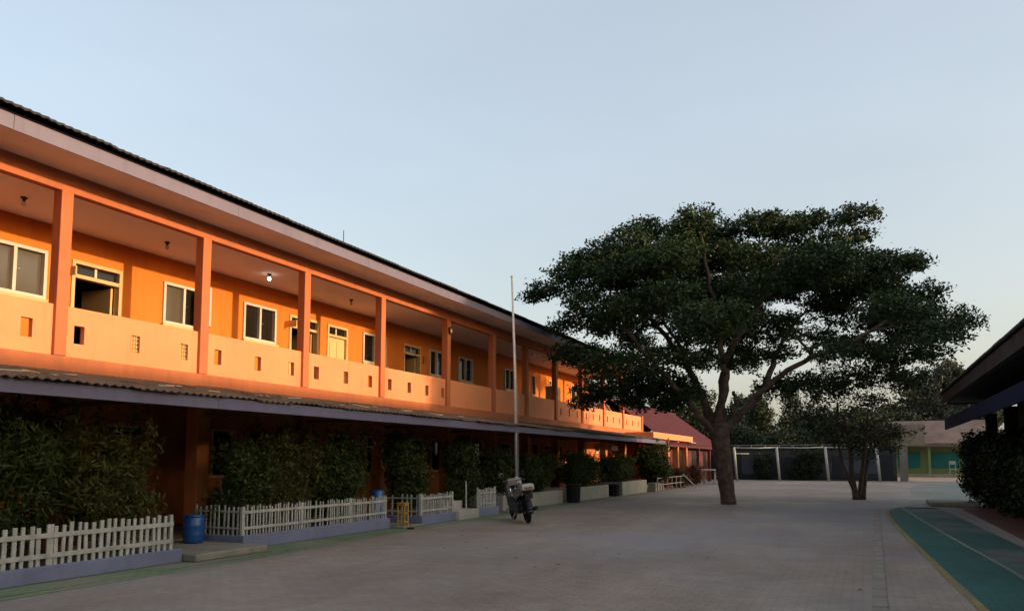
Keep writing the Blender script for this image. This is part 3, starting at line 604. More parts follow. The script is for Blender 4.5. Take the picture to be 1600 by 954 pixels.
for sx in (-1, 1):
    part(MB().tube([(sx * .07, .62, .28), (sx * .075, .50, .60), (sx * .07, .42, .80)], [.02, .025, .025], 8), 'fork', 'chrome', None, True)
    part(MB().tube([(sx * .08, -.62, .28), (sx * .1, -.52, .48), (sx * .1, -.45, .62)], .022, 8), 'rear_shock', 'black_plastic', None, True)
    part(MB().tube([(0, .40, .93), (sx * .15, .38, .99), (sx * .28, .28, .99)], [.016, .016, .02], 8), 'handlebar', 'black_plastic', None, True)
    part(MB().tube([(sx * .2, .36, .99), (sx * .24, .36, 1.08), (sx * .27, .33, 1.12)], .007, 6), 'mirror_stem', 'black_plastic', None, True)
    mm_ = MB().lathe([(.008, -.028), (.055, -.02), (.062, 0), (.058, .003)], (sx * .28, .32, 1.145), 14, 'y'); part(mm_, 'mirror_shell', 'bike_white' if sx < 0 else 'black_plastic', None, True)
    part(MB().lathe([(.054, -.03), (.054, -.0285)], (sx * .28, .32, 1.145), 14, 'y'), 'mirror_glass', 'mirror')
    part(MB().tube([(sx * .12, -.02, .30), (sx * .24, -.02, .28)], .018, 6), 'foot_peg', 'rubber')
    part(MB().prism([(-.78, .72), (-.35, .60), (-.05, .44), (.02, .52), (-.1, .72), (-.5, .80), (-.82, .80)], 'x', sx * .10, sx * .145), 'side_panel', 'bike_beige', None, False, .02)
    part(MB().prism([(.30, .34), (.42, .50), (.50, .86), (.38, .92), (.28, .70), (.18, .36)], 'x', sx * .09, sx * .19), 'leg_shield', 'black_plastic', None, False, .02)
fd = MB()
for k in range(9):
    a = math.radians(20 + k * 16); b_ = math.radians(20 + (k + 1) * 16)
    fd.quad((-.06, .62 + .3 * math.cos(a), .28 + .3 * math.sin(a)), (.06, .62 + .3 * math.cos(a), .28 + .3 * math.sin(a)), (.06, .62 + .3 * math.cos(b_), .28 + .3 * math.sin(b_)), (-.06, .62 + .3 * math.cos(b_), .28 + .3 * math.sin(b_)))
o = part(fd, 'front_fender', 'black_plastic', None, True); sl = o.modifiers.new('thick', 'SOLIDIFY'); sl.thickness = .012
rf = MB()
for k in range(8):
    a = math.radians(70 + k * 15); b_ = math.radians(70 + (k + 1) * 15)
    rf.quad((-.07, -.62 + .32 * math.cos(a), .30 + .32 * math.sin(a)), (.07, -.62 + .32 * math.cos(a), .30 + .32 * math.sin(a)), (.07, -.62 + .32 * math.cos(b_), .30 + .32 * math.sin(b_)), (-.07, -.62 + .32 * math.cos(b_), .30 + .32 * math.sin(b_)))
o = part(rf, 'rear_fender', 'black_plastic', None, True); sl = o.modifiers.new('thick', 'SOLIDIFY'); sl.thickness = .012
part(MB().prism([(-.42, .24), (.30, .22), (.40, .40), (.30, .62), (-.1, .62), (-.45, .50)], 'x', -.17, .17), 'lower_cowl', 'black_plastic', None, False, .04)
part(MB().prism([(-.5, .30), (.22, .26), (.30, .36), (.12, .52), (-.35, .56)], 'x', -.10, .10), 'engine', 'black_plastic', None, False, .03)
part(MB().prism([(-.80, .80), (-.75, .86), (-.30, .84), (.05, .76), (.10, .70), (-.1, .70), (-.5, .76)], 'x', -.125, .125), 'seat', 'seat_tan', None, False, .03)
part(MB().prism([(-.98, .80), (-.96, .93), (-.78, .95), (-.70, .88), (-.74, .78)], 'x', -.15, .15), 'tail_unit', 'bike_white', None, False, .025)
part(MB().box(-.10, .10, -.985, -.97, .82, .88), 'tail_light', 'seat_tan', None, False, .005)
part(MB().box(-.09, .09, -.96, -.95, .60, .72), 'number_plate', 'black_plastic')
part(MB().tube([(.13, .1, .26), (.15, -.3, .26), (.17, -.85, .36)], [.025, .035, .05], 10), 'exhaust', 'dark_panel', None, True)
part(MB().prism([(.36, .86), (.56, .88), (.58, .98), (.50, 1.05), (.36, 1.03)], 'x', -.13, .13), 'headlight_cowl', 'bike_beige', None, False, .03)
part(MB().lathe([(.07, .575), (.06, .60), (.01, .61)], (0, 0, .95), 16, 'y'), 'headlight', 'mirror', None, True)
part(MB().tube([(-.1, -.05, .28), (-.24, .02, .03)], .014, 6), 'side_stand', 'chrome')
# helmet hung on the handlebar
hm = thing('helmet', 'cream half helmet hung on the motorcycle handlebar', 'helmet', (3.30, 17.80, 1.0))
pr = [(0.005, 1.115), (0.05, 1.108), (0.09, 1.085), (0.115, 1.045), (0.125, 1.0), (0.125, .95), (.118, .95), (.115, 1.0), (.08, 1.07), (.005, 1.1)]
MB().lathe(pr, (3.30, 17.80, -.06), 20).build('shell', 'bike_white', hm, True); MB().lathe([(.125, .888), (.133, .885), (.133, .905), (.125, .908)], (3.30, 17.80, 0), 20).build('rim', 'black_plastic', hm, True)
# ------------------------------------------------------------------ shrubs in the beds
def shrub(name, label, x, y0, y1, z0, zt, mat='leaf_shrub', size=.075, dens=1.0, rx=.55, group='shrubs in the beds', stems=5, aspect=.5):
    cy = (y0 + y1) / 2; t = thing(name, label, 'shrub', (x, cy, z0), group)
    ry = (y1 - y0) / 2; h = zt - z0; pts = []
    nl = max(5, int(7 * ry / .6))
    for k in range(nl):
        fy = cy + ry * (random.uniform(-.72, .72)); fx = x + rx * random.uniform(-.5, .5); fz = z0 + h * random.choice([random.uniform(.2, .6), random.uniform(.5, .84)])
        pts.append(clumps((fx, fy, fz), rx * random.uniform(.45, .7), ry * random.uniform(.35, .55), h * random.uniform(.16, .24), int(60 * dens), 15, .075))
    pts.append(clumps((x, cy, z0 + h * .40), rx * .8, ry * .8, h * .36, int(220 * dens * ry / .6), 15, .08))
    # upright shoots that break the outline
    for k in range(int(26 * ry / .6)):
        b = np.array([x + random.uniform(-.8, .8) * rx, cy + random.uniform(-.95, .95) * ry, z0 + h * random.uniform(.62, .86)])
        L = random.uniform(.2, .55) * h * .6; d = np.array([random.uniform(-.5, .5), random.uniform(-.6, .6), 1.0])
        s_ = rng.uniform(0, 1, size=(22, 1)); pts.append(b + d * s_ * L + rng.normal(size=(22, 3)) * .035)
    pts = np.concatenate(pts)
    if y1 < 38.5: pts = pts[pts[:, 2] < 2.70 - .186 * np.maximum(pts[:, 0], 0.0)]          # nothing grows through the canopy
    me = leaf_mesh('foliage', pts, size, mat, .3, aspect); link('foliage', me, t)
    for k in range(stems):
        a = (x + random.uniform(-.15, .15), cy + ry * random.uniform(-.5, .5), z0); b = (a[0] + random.uniform(-.2, .2), a[1] + random.uniform(-.25, .25), z0 + h * random.uniform(.5, .75))
        mid = ((a[0] + b[0]) / 2 + random.uniform(-.06, .06), (a[1] + b[1]) / 2, (a[2] + b[2]) / 2)
        MB().tube([a, mid, b], [.022, .016, .008], 6).build('stem', 'bark_grey', t, True)
    return t
shrub('tall_shrub', 'tallest dark shrub reaching the canopy at the left edge', 1.15, 4.9, 7.45, .15, 2.5, 'leaf_shrub', .15, .85, .66, aspect=.17)
shrub('tall_shrub', 'tall shrub left of the orange column by the blue barrel', 1.15, 7.1, 8.65, .15, 2.22, 'leaf_olive', .12, .75, aspect=.2)
shrub('tall_shrub', 'tall shrub right of the orange column, nearest the blue barrel', 1.05, 10.1, 11.2, .18, 1.85, dens=.9)
shrub('tall_shrub', 'tall shrub in the middle of the bed with the longer front fence', 1.05, 10.9, 12.7, .18, 2.2, 'leaf_olive', .13, .75, aspect=.18)
shrub('tall_shrub', 'green shrub at the yellow stand end of the fenced bed', 1.05, 12.4, 14.35, .18, 2.1, 'leaf_shrub', .12, .85, aspect=.24)
shrub('clipped_shrub', 'dense shrub behind the picket fence left of the white steps', 1.1, 15.5, 16.95, .18, 2.08, dens=1.3)
shrub('clipped_shrub', 'dense shrub just right of the white steps', 1.15, 18.15, 19.7, .2, 2.08, dens=1.3)
shrub('clipped_shrub', 'dark shrub directly left of the flagpole', 1.0, 20.5, 22.2, .4, 1.75, dens=1.3)
shrub('clipped_shrub', 'dark shrub directly right of the flagpole over a white bed', 1.1, 22.6, 25.2, .4, 1.62, dens=1.3)
shrub('clipped_shrub', 'bushy shrub over the white bed right of the ribbed bin', 1.15, 26.5, 30.2, .45, 1.72, dens=1.1)
shrub('clipped_shrub', 'level topped shrub over the farthest white bed', 1.3, 31.0, 35.4, .5, 1.66, dens=1.1)
shrub('round_shrub', 'rounded bright green shrub by the porch columns', 1.9, 36.2, 38.6, .35, 2.3, 'leaf_shrub', .11, 1.4, .9)
shrub('flower_bush', 'low reddish bush at the foot of the porch column', 2.1, 41.2, 43.2, .0, 1.0, 'leaf_red', .09, .8, .6)
shrub('flower_bush', 'small reddish bush left of the white garden table', 2.0, 45.5, 47.2, .0, 1.15, 'leaf_red', .09, .8, .6)
for k, (y, h) in enumerate(((36.0, .42), (36.9, .36))):
    tag(MB().box(1.95, 2.3, y, y + .8, .006, h).build('plant_box', 'white_wall', bevel=.015), ['white plant box right of the farthest white bed', 'lower white plant box below the rounded green shrub'][k], 'plant box')
t = thing('garden_railing', 'thin white garden railing below the rounded green shrub', 'railing', (2.4, 39.5, 0))
for z in (.3, .62): MB().box(2.38, 2.42, 36.0, 43.0, z, z + .04).build('rail', 'goal_white', t)
for k in range(8): MB().box(2.375, 2.425, 36.0 + k, 36.05 + k, 0, .68).build('post', 'goal_white', t)
MB().tube([(2.45, 41.4, .75), (3.1, 41.9, .0)], .03, 6).build('brace', 'goal_white', t)
t = thing('garden_table', 'white garden table with benches left of the tree trunk', 'table', (2.4, 49.5, 0))
MB().box(1.7, 3.1, 48.6, 50.4, .84, .90).build('table_top', 'step_white', t, bevel=.01)
MB().box(1.3, 1.65, 48.6, 50.4, .44, .49).build('bench', 'step_white', t); MB().box(3.15, 3.5, 48.6, 50.4, .44, .49).build('bench', 'step_white', t)
for x in (1.35, 3.2):
    for y in (48.75, 50.1): MB().box(x, x + .22, y, y + .1, 0, .44).build('bench_leg', 'step_white', t)
for x in (1.9, 2.8):
    for y in (48.8, 50.1): MB().box(x, x + .1, y, y + .1, 0, .84).build('leg', 'step_white', t)

# ------------------------------------------------------------------ trees
def tube_path(pts, n=5): return smooth_line([tuple(p) for p in pts], n)
def tree(name, label, base, trunk, limbs, pads, leaf, leafmat, bark, copies, depth, twig_r, dens, zcurve, clr=.13, group=None):
    base = Vector(base); t = thing(name, label, 'tree', base, group)
    W = lambda l, h, d: base + R * l + F * d + Vector((0, 0, h))
    mb = MB(); nodes = []
    for (pts, r0, r1) in trunk:
        p = tube_path([W(*q) for q in pts], 5); n = len(p)
        rad = [r0 + (r1 - r0) * (k / (n - 1)) for k in range(n)]
        if pts[0][1] < .05: rad[0] *= 1.15; rad[1] *= 1.04
        mb.tube(p, rad, 14, True, .08)
    for (pts, r0, r1) in limbs:
        p = tube_path([W(*q) for q in pts], 5); n = len(p)
        p = [Vector(q) + Vector((random.uniform(-.05, .05), random.uniform(-.05, .05), random.uniform(-.03, .03))) * (1 if k else 0) for k, q in enumerate(p)]
        rad = [r0 + (r1 - r0) * (k / (n - 1)) ** .8 for k in range(n)]; mb.tube(p, rad, 9, True, .1)
        nodes += [(p[k], rad[k]) for k in range(3, n)]
    lv = []; allp = []
    for (l, h, w, v) in pads:
        rim = copies > 2 and (h > 9.3 - .055 * l * l - .35 or l < -4.8 or l > 6.2)
        for c in range(1 if (w < .5 or h < 5.0 and l > -1 and copies > 2) else (copies - 1 if (h < 6.0 or rim) and copies > 2 else copies)):
            lim = depth * math.sqrt(max(.06, 1 - (l / 8.4) ** 2)); d = 0.0 if c == 0 else random.uniform(-lim, lim) * (.4 if rim or h < 5 else 1)
            d += random.uniform(-.5, .5)
            allp.append((h, W(l + (random.uniform(-.4, .4) if c else 0), h - (zcurve if d < 0 else .006) * d * d - (random.uniform(0, .35) if c else 0), d), w, v))
    random.shuffle(allp); allp.sort(key=lambda q: (q[1] - base - Vector((0, 0, 3))).length)
    for (h0, p, w, v) in allp:
        q, r = min(nodes, key=lambda nd: (nd[0] - p).length + (1.2 if nd[0].z > p.z + .3 else 0))
        root = q; dvec = p - root; L = dvec.length
        if L > .25:
            mid = root + dvec * .5 + Vector((random.uniform(-.12, .12), random.uniform(-.12, .12), .1 * L)) 
            path = [root, root + dvec * .25 + Vector((0, 0, .03 * L)), mid, root + dvec * .8 + Vector((0, 0, .06 * L)), p]
            ra = min(r * .7, twig_r * (0.5 + .25 * L)); rr = [ra, ra * .85, ra * .7, ra * .5, ra * .25]
            mb.tube(path, rr, 6, False, .1); nodes += [(path[k], rr[k]) for k in (2, 3, 4)]
        for k in range(5):                                              # twigs fanning out under the pad
            e = p + Vector((random.uniform(-1, 1) * w, random.uniform(-1, 1) * w, random.uniform(-.2, .6) * v))
            mb.tube([p, (p + e) / 2 + Vector((0, 0, -.05)), e], [.018, .012, .005], 4, False)
        lv.append(clumps(p, w * 1.05, w * 1.05, v * .86, max(6, int(dens * w * (v + .25) * (1 if h0 > 7.2 else .72))), 20, clr))
    mb.build('trunk', bark, t, True); link('crown', leaf_mesh('crown', np.concatenate(lv), leaf, leafmat, .45), t)
    return t
PADS = [(-6.2,7.47,0.55,0.26),(-5.41,7.93,0.66,0.44),(-4.73,8.5,0.77,0.48),(-3.83,8.96,0.77,0.48),(-2.81,9.64,0.77,0.48),(-1.8,9.53,0.77,0.44),(-0.78,9.88,0.77,0.48),(0.12,9.64,0.88,0.55),(1.25,9.76,0.88,0.44),(2.26,9.76,0.77,0.44),(3.18,10.11,0.66,0.37),(4.19,10.04,0.77,0.31),(4.95,9.41,0.48,0.31),(3.93,9.18,0.88,0.44),(2.8,8.96,0.99,0.55),(1.67,8.73,0.99,0.55),(0.54,8.61,1.1,0.62),(-0.58,8.61,1.1,0.62),(-1.7,8.5,1.1,0.62),(-2.83,8.38,1.1,0.62),(-3.95,7.93,1.1,0.62),(-4.97,7.24,0.77,0.44),(-3.74,7.02,0.99,0.55),(-2.62,7.36,1.1,0.62),(-1.5,7.47,1.1,0.62),(-0.38,7.58,1.1,0.62),(0.74,7.47,1.1,0.62),(1.86,7.58,1.1,0.62),(2.99,7.81,0.99,0.55),(4.12,8.27,0.99,0.48),(5.25,8.5,0.77,0.33),(6.15,8.43,0.62,0.31),(7.05,8.61,0.53,0.35),(5.68,7.93,0.88,0.44),(4.77,7.58,0.99,0.55),(6.1,7.36,0.77,0.44),(3.85,7.02,0.88,0.48),(7.08,6.79,0.88,0.44),(8.07,6.57,0.77,0.4),(8.73,6.27,0.4,0.22),(6.07,6.57,0.99,0.48),(7.38,6.11,0.77,0.33),(4.94,6.34,0.99,0.44),(6.48,5.89,0.77,0.33),(7.57,5.33,0.44,0.44),(6.89,5.1,0.44,0.26),(6.01,5.33,0.66,0.33),(4.91,5.55,0.88,0.4),(0.93,6.34,0.99,0.55),(0.03,6.11,0.99,0.55),(-0.85,6.57,0.88,0.44),(-1.73,6.79,0.77,0.33),(1.35,5.44,0.88,0.55),(1.82,6.34,0.77,0.44),(3.14,5.89,0.55,0.33),(0.45,4.99,0.77,0.44),(-4.97,6.57,0.66,0.33),(-5.75,6.16,0.4,0.18),(-4.19,6.34,0.77,0.33),(-3.19,6.34,0.66,0.26),(-5.09,5.33,0.77,0.44),(-4.21,5.1,0.88,0.55),(-3.2,5.33,0.99,0.44),(-1.98,5.33,0.88,0.4),(-1.21,4.99,0.55,0.33),(-3.77,4.21,0.99,0.55),(-2.78,4.32,0.99,0.55),(-1.78,4.21,0.77,0.44),(-4.44,3.88,0.55,0.33),(-2.89,3.77,0.88,0.4),(-2.01,3.55,0.55,0.26),(-1.23,4.1,0.55,0.33),(2.65,4.32,0.88,0.44),(1.76,4.1,0.77,0.55),(3.53,4.1,0.99,0.44),(4.64,4.32,0.88,0.44),(5.76,4.55,0.88,0.55),(6.63,4.32,0.55,0.44)]
low = [q for q in PADS if q[1] < 5.7]; high = [q for q in PADS if q[1] >= 5.7]
tr = [([(0.08, 0, 0), (-0.01, .8, 0), (-0.08, 1.46, 0), (-0.15, 2.11, 0), (-0.2, 2.75, 0)], .24, .335)]
lm = [([(-.15, 2.35, 0), (-.54, 2.6, -.1), (-1.18, 3.21, -.5), (-2.0, 4.1, -.9), (-2.88, 4.99, -1.2), (-3.75, 5.89, -1.6)], .16, .05),
      ([(-.2, 2.5, 0), (-.44, 2.9, .15), (-.68, 3.88, .5), (-1.0, 4.66, .8), (-1.53, 5.66, 1.1), (-2.4, 6.79, 1.4), (-3.28, 7.93, 1.6)], .20, .05),
      ([(-.2, 2.5, 0), (-.27, 2.9, -.15), (-.06, 4.1, -.4), (-.17, 4.99, -.6), (-.41, 6.34, -.8), (-.82, 7.93, -1.2), (-1.02, 9.07, -1.4)], .19, .04),
      ([(-.1, 2.5, 0), (0, 2.9, .2), (.05, 4.1, .5), (.34, 4.88, .9), (.92, 5.89, 1.3), (1.4, 7.24, 1.8), (2.35, 8.84, 2.3)], .18, .04),
      ([(-.1, 2.35, 0), (.13, 2.65, -.05), (.74, 3.32, -.3), (1.31, 3.99, -.5), (2.44, 4.77, -.9), (3.79, 5.33, -1.2), (5.38, 6.23, -1.4)], .165, .05),
      ([(.35, 2.85, -.1), (.39, 3.43, -.05), (.38, 3.83, 0)], .10, .06),
      ([(-.2, 2.5, 0), (-.3, 3.0, .5), (-.5, 4.2, 1.8), (-.8, 5.8, 3.0), (-1.4, 7.2, 4.0)], .18, .05),
      ([(1.31, 3.99, -.5), (1.9, 5.0, .4), (2.8, 6.1, 1.6), (3.9, 7.2, 2.4)], .13, .04),
      ([(-.15, 4.8, -.6), (.2, 5.8, -1.9), (.6, 6.8, -3.2), (.5, 7.5, -4.2)], .11, .04)]
tree('shade_tree', 'large spreading shade tree with a forked trunk in the courtyard', (6.98, 27.07, 0), tr, lm, [(l * (.96 if l > 4 else 1), h - .08, w, v) for l, h, w, v in high + low], .13, 'leaf_big', 'bark', 3, 5.8, .075, 105, .06)
PADS2 = [(-1.5,4.5,0.9,0.45),(-0.2,5.0,1.0,0.45),(1.1,4.9,0.95,0.45),(2.1,4.5,0.75,0.45),(2.6,3.7,0.5,0.4),(-0.9,3.7,1.0,0.5),(0.32,3.9,1.0,0.5),(1.54,3.7,0.86,0.55),(-1.9,3.3,0.6,0.4),(-0.9,2.6,0.7,0.4),(0.4,2.8,0.9,0.45),(1.7,2.6,0.7,0.4),(-0.3,2.0,0.5,0.3),(1.1,2.0,0.6,0.3),(0.1,1.6,0.4,0.2),(0.5,5.6,0.6,0.3),(-1.0,5.4,0.5,0.3)]
tr2 = [([(-.1, 0, 0), (-.21, .97, .05), (-.22, 1.94, .1), (-.42, 3.16, .1)], .12, .05), ([(.05, 0, .05), (.11, .97, -.1), (.22, 1.94, -.2), (.37, 3.4, -.3)], .10, .04), ([(.16, 0, -.05), (.39, 1.21, .1), (.67, 2.18, .2), (1.18, 3.16, .3)], .07, .03), ([(-.14, .24, 0), (-.6, 1.45, .0), (-.74, 2.43, -.1), (-.77, 3.65, -.2)], .06, .03)]
lm2 = [(a[0][1:], a[1] * .6, a[2] * .8) for a in tr2]
tree('young_tree', 'small many stemmed tree standing right of the large shade tree', (11.07, 32.2, 0), tr2, lm2, PADS2, .11, 'leaf_small', 'bark_grey', 2, 1.5, .035, 38, .05, .13)

# ------------------------------------------------------------------ maroon building behind
M_ = thing('maroon_building', 'low building with a maroon metal roof beyond the porch', 'building', (-2, 51, 0))
MB().box(-6, 0.6, 43.2, 59.5, 0, 2.5).build('wall', 'maroon_wall', M_)
MB().prism([(-6.0, 2.5), (0.6, 2.5), (-2.0, 4.6)], 'y', 43.2, 43.35).build('gable_wall', 'purple_wall', M_)
ms = corrugated(1.0, 1.5, 2.42, -2.0, 5.0, 6, .02, .012).mesh('roof_sheet', 'maroon'); ms2 = corrugated(1.0, -6.6, 2.0, -2.0, 5.0, 6, .02, .012).mesh('roof_sheet', 'maroon')
for k in range(17):
    for me in (ms, ms2):
        o = link('roof_sheet', me, M_); o.location = o.location + Vector((0, 42.7 + k * .99, random.uniform(0, .01)))
MB().box(1.42, 1.45, 42.7, 59.6, 2.25, 2.42).build('fascia', 'maroon', M_)
MB().tube([(-2, 42.7, 5.03), (-2, 59.7, 5.03)], .07, 8).build('ridge_cap', 'maroon', M_)
for y in (45, 49, 53, 57): MB().box(.605, .63, y, y + 1.2, .9, 2.1).build('window', 'dark_panel', M_)
for y in (47.5, 51.5, 55.5, 59): MB().box(1.2, 1.4, y, y + .2, 0, 2.3).build('post', 'maroon_wall', M_)

# ------------------------------------------------------------------ goal frames and the wall behind them
t = thing('goal_frame', 'long white pipe frame in front of the dark end wall', 'frame', (7.5, 58.2, 0))
PX = [2.87, 5.75, 8.95, 12.2]; PY = [57.4, 57.8, 58.2, 58.6]
for x, y in zip(PX, PY): MB().tube([(x + .06, y, 0), (x - .10, y, 2.42)], .085, 10).build('post', 'goal_white', t, True)
for k in range(3): 
    a, b = Vector((PX[k] - .1, PY[k], 2.38)), Vector((PX[k + 1] - .1, PY[k + 1], 2.38)); MB().tube([a, (a + b) / 2 + Vector((0, 0, -.04)), b], .045, 8).build('crossbar', 'goal_white', t, True)
MB().tube([(PX[0] - .1, PY[0], 1.95), (PX[0] + .8, PY[0] + 1, 1.95)], .03, 6).build('stay', 'goal_white', t)
W_ = thing('end_wall', 'low dark grey panelled wall closing the courtyard', 'wall', (8, 61, 0))
MB().box(-2, 13.4, 61.0, 61.25, 0, 2.3).build('wall', 'grey_wall', W_)
MB().box(-2, 13.5, 60.9, 61.35, 2.3, 2.42).build('coping', 'grey_wall', W_, bevel=.02)
x = 0.5
for k, (w, mt, z0, z1) in enumerate(((2.3, 'dark_panel', .35, 1.9), (1.5, 'bluegrey_panel', .4, 1.3), (.9, 'dark_panel', .3, 1.9), (1.9, 'dark_panel', .3, 1.7), (2.1, 'bluegrey_panel', .6, 1.35), (.7, 'dark_panel', .2, 1.8), (2.3, 'bluegrey_panel', .5, 1.5), (1.0, 'dark_panel', .2, 1.9))):
    MB().box(x, x + w - .06, 60.95, 60.998, z0, z1).build('panel', mt, W_, bevel=.01); x += w
MB().box(-2, 13.4, 60.86, 60.998, 0, .28).build('plinth', 'dark_panel', W_)
for k in range(14): MB().box(-1.5 + k, -1.46 + k, 61.1, 61.14, 2.42, 2.62).build('spike', 'goal_white', W_)
MB().box(-1.6, 12, 61.105, 61.135, 2.6, 2.63).build('top_wire', 'goal_white', W_)

shrub('wall_climber', 'dark climbing plant on the end wall in the middle bay of the frame', 7.4, 59.9, 60.8, .0, 2.5, 'leaf_far', .14, 3.0, 1.3, 'climbers on the end wall')
shrub('wall_climber', 'dark climbing plant on the end wall next to the big trunk', 4.4, 59.9, 60.8, .0, 1.9, 'leaf_far', .14, 2.0, .7, 'climbers on the end wall')
# ------------------------------------------------------------------ green building at the end
G_ = thing('green_building', 'small pale green building with teal shutters at the far end', 'building', (17, 79, 0))
MB().box(13.9, 21, 78.0, 84, 0, 3.3).build('wall', 'pale_green', G_)
MB().box(13.6, 22, 76.2, 78.0, 0, .25).build('veranda_floor', 'concrete', G_)
MB().prism([(76.0, 2.65), (76.0, 2.95), (80.5, 5.1), (85, 2.9), (85, 2.7), (80.5, 4.8)], 'x', 13.4, 22).build('roof', 'old_roof', G_)
MB().box(13.4, 16.2, 75.95, 76.05, 2.75, 4.6).build('front_screen', 'mud_wall', G_)
for a, b in ((14.1, 15.9), (16.8, 18.9), (19.3, 20.8)):
    f = MB().box(a, b, 77.93, 77.998, .8, 2.2).build('shutter', 'teal_shutter', G_)
    for k in range(6): MB().box(a + .02, b - .02, 77.9, 77.929, .85 + k * .225, 1.03 + k * .225).build('slat', 'teal_shutter', f)
for x in (13.8, 16.4, 21): MB().box(x, x + .2, 76.3, 76.5, .25, 2.75).build('post', 'pale_green', G_)
ch = thing('white_chair', 'white chair on the veranda of the pale green building', 'chair', (18.3, 76.9, .25))
MB().box(18.05, 18.55, 76.7, 77.2, .68, .74).build('seat', 'goal_white', ch); MB().box(18.05, 18.55, 77.15, 77.2, 1.1, 1.4).build('backrest', 'goal_white', ch)
for x in (18.05, 18.5):
    MB().box(x, x + .05, 76.7, 76.75, .25, .68).build('leg', 'goal_white', ch); MB().box(x, x + .05, 77.15, 77.2, .25, 1.1).build('leg', 'goal_white', ch)
gp = thing('gate_pier', 'brown pier between the dark end wall and the green building', 'pier', (13.9, 61.2, 0))
MB().box(13.6, 14.1, 61.0, 61.4, 0, 2.5).build('shaft', 'mud_wall', gp, bevel=.02); MB().box(13.52, 14.18, 60.92, 61.48, 2.5, 2.62).build('cap', 'concrete', gp, bevel=.02)

# ------------------------------------------------------------------ low building on the right
D = thing('low_building', 'low dark building with deep brown eaves and a navy canopy', 'building', (17, 9, 0))
MB().box(15.6, 21.5, -14, 27.6, 0, 3.36).build('wall', 'right_wall', D)
MB().prism([(13.9, 3.38), (13.78, 3.66), (18.6, 5.65), (23.4, 3.66), (23.3, 3.38)], 'y', -16, 29.3).build('roof', 'roof_dark', D)
dsA = corrugated(1.0, 13.68, 3.69, 18.6, 5.75, 8, .025, .012).mesh('roof_sheet', 'roof_dark'); dsB = corrugated(1.0, 23.5, 3.69, 18.6, 5.75, 8, .025, .012).mesh('roof_sheet', 'roof_dark')
for k in range(46):
    for me in (dsA, dsB):
        o = link('roof_sheet', me, D); o.location = o.location + Vector((0, -16.1 + k * .99, random.uniform(0, .012)))
for k in range(9):
    a = -16 + k * 5.03; MB().box(13.74, 13.775, a, min(a + 5.02, 29.35), 3.35, 3.66).build('fascia_board', 'brown_fascia', D, bevel=.005)
MB().box(13.9, 23.3, 29.302, 29.34, 3.33, 3.66).build('end_fascia', 'brown_fascia', D)
MB().prism([(13.85, 2.52), (13.85, 2.60), (15.55, 3.30), (15.55, 3.22)], 'y', -16, 29.4).build('canopy', 'navy', D)
MB().box(13.80, 13.845, -16, 29.4, 2.50, 2.84).build('canopy_fascia', 'navy', D, bevel=.006)
for y in (-9, -3, 3, 9, 15, 20, 25, 28.6): MB().box(14.9, 15.2, y, y + .3, 0, 2.98).build('post', 'right_wall', D, bevel=.012)
for y in (-6, 0, 6, 12, 17, 22):
    f = bars(y, y + 1.8, 1.0, 2.3, 15.56, 15.62, .06, [y + .9]).build('window', 'navy', D); MB().box(15.585, 15.59, y + .05, y + 1.75, 1.05, 2.25).build('pane', 'pane_dark', f)
def hedge(label, x0, x1, y0, y1, h, mat='leaf_hedge', dens=1.0):
    t = thing('hedge_bush', label, 'bush', ((x0 + x1) / 2, (y0 + y1) / 2, 0), 'bushes along the low building')
    cx, cy = (x0 + x1) / 2, (y0 + y1) / 2; rx, ry = (x1 - x0) / 2, (y1 - y0) / 2; P = [clumps((cx, cy, h * .48), rx * .95, ry * .95, h * .48, int(520 * dens), 18, .11)]
    for k in range(9):
        P.append(clumps((cx + rx * random.uniform(-.6, .6), cy + ry * random.uniform(-.7, .7), h * random.uniform(.3, .86)), rx * .5, ry * .4, h * .18, int(60 * dens), 16, .1))
    link('foliage', leaf_mesh('foliage', np.concatenate(P), .12, mat, .3), t)
    for k in range(4): MB().tube([(cx + random.uniform(-.3, .3), cy + random.uniform(-.6, .6), 0), (cx + random.uniform(-.4, .4), cy + random.uniform(-.8, .8), h * .7)], [.04, .015], 6).build('stem', 'bark_grey', t)
hedge('dark bush at the far end of the low building beside the track', 14.15, 15.9, 26.2, 30.4, 2.5, dens=1.3)
hedge('dark bush under the navy canopy at the right edge', 14.3, 15.7, 21.5, 26.6, 2.4, dens=1.3)
hedge('nearest dark bush under the navy canopy, cut by the right edge', 14.4, 15.7, 16.5, 21.8, 2.3, dens=1.3)
tag(MB().box(13.2, 14.6, 28.4, 30.4, 0.006, .14).build('concrete_slab', 'concrete', bevel=.03), 'pale concrete slab at the foot of the far dark bush', 'slab')

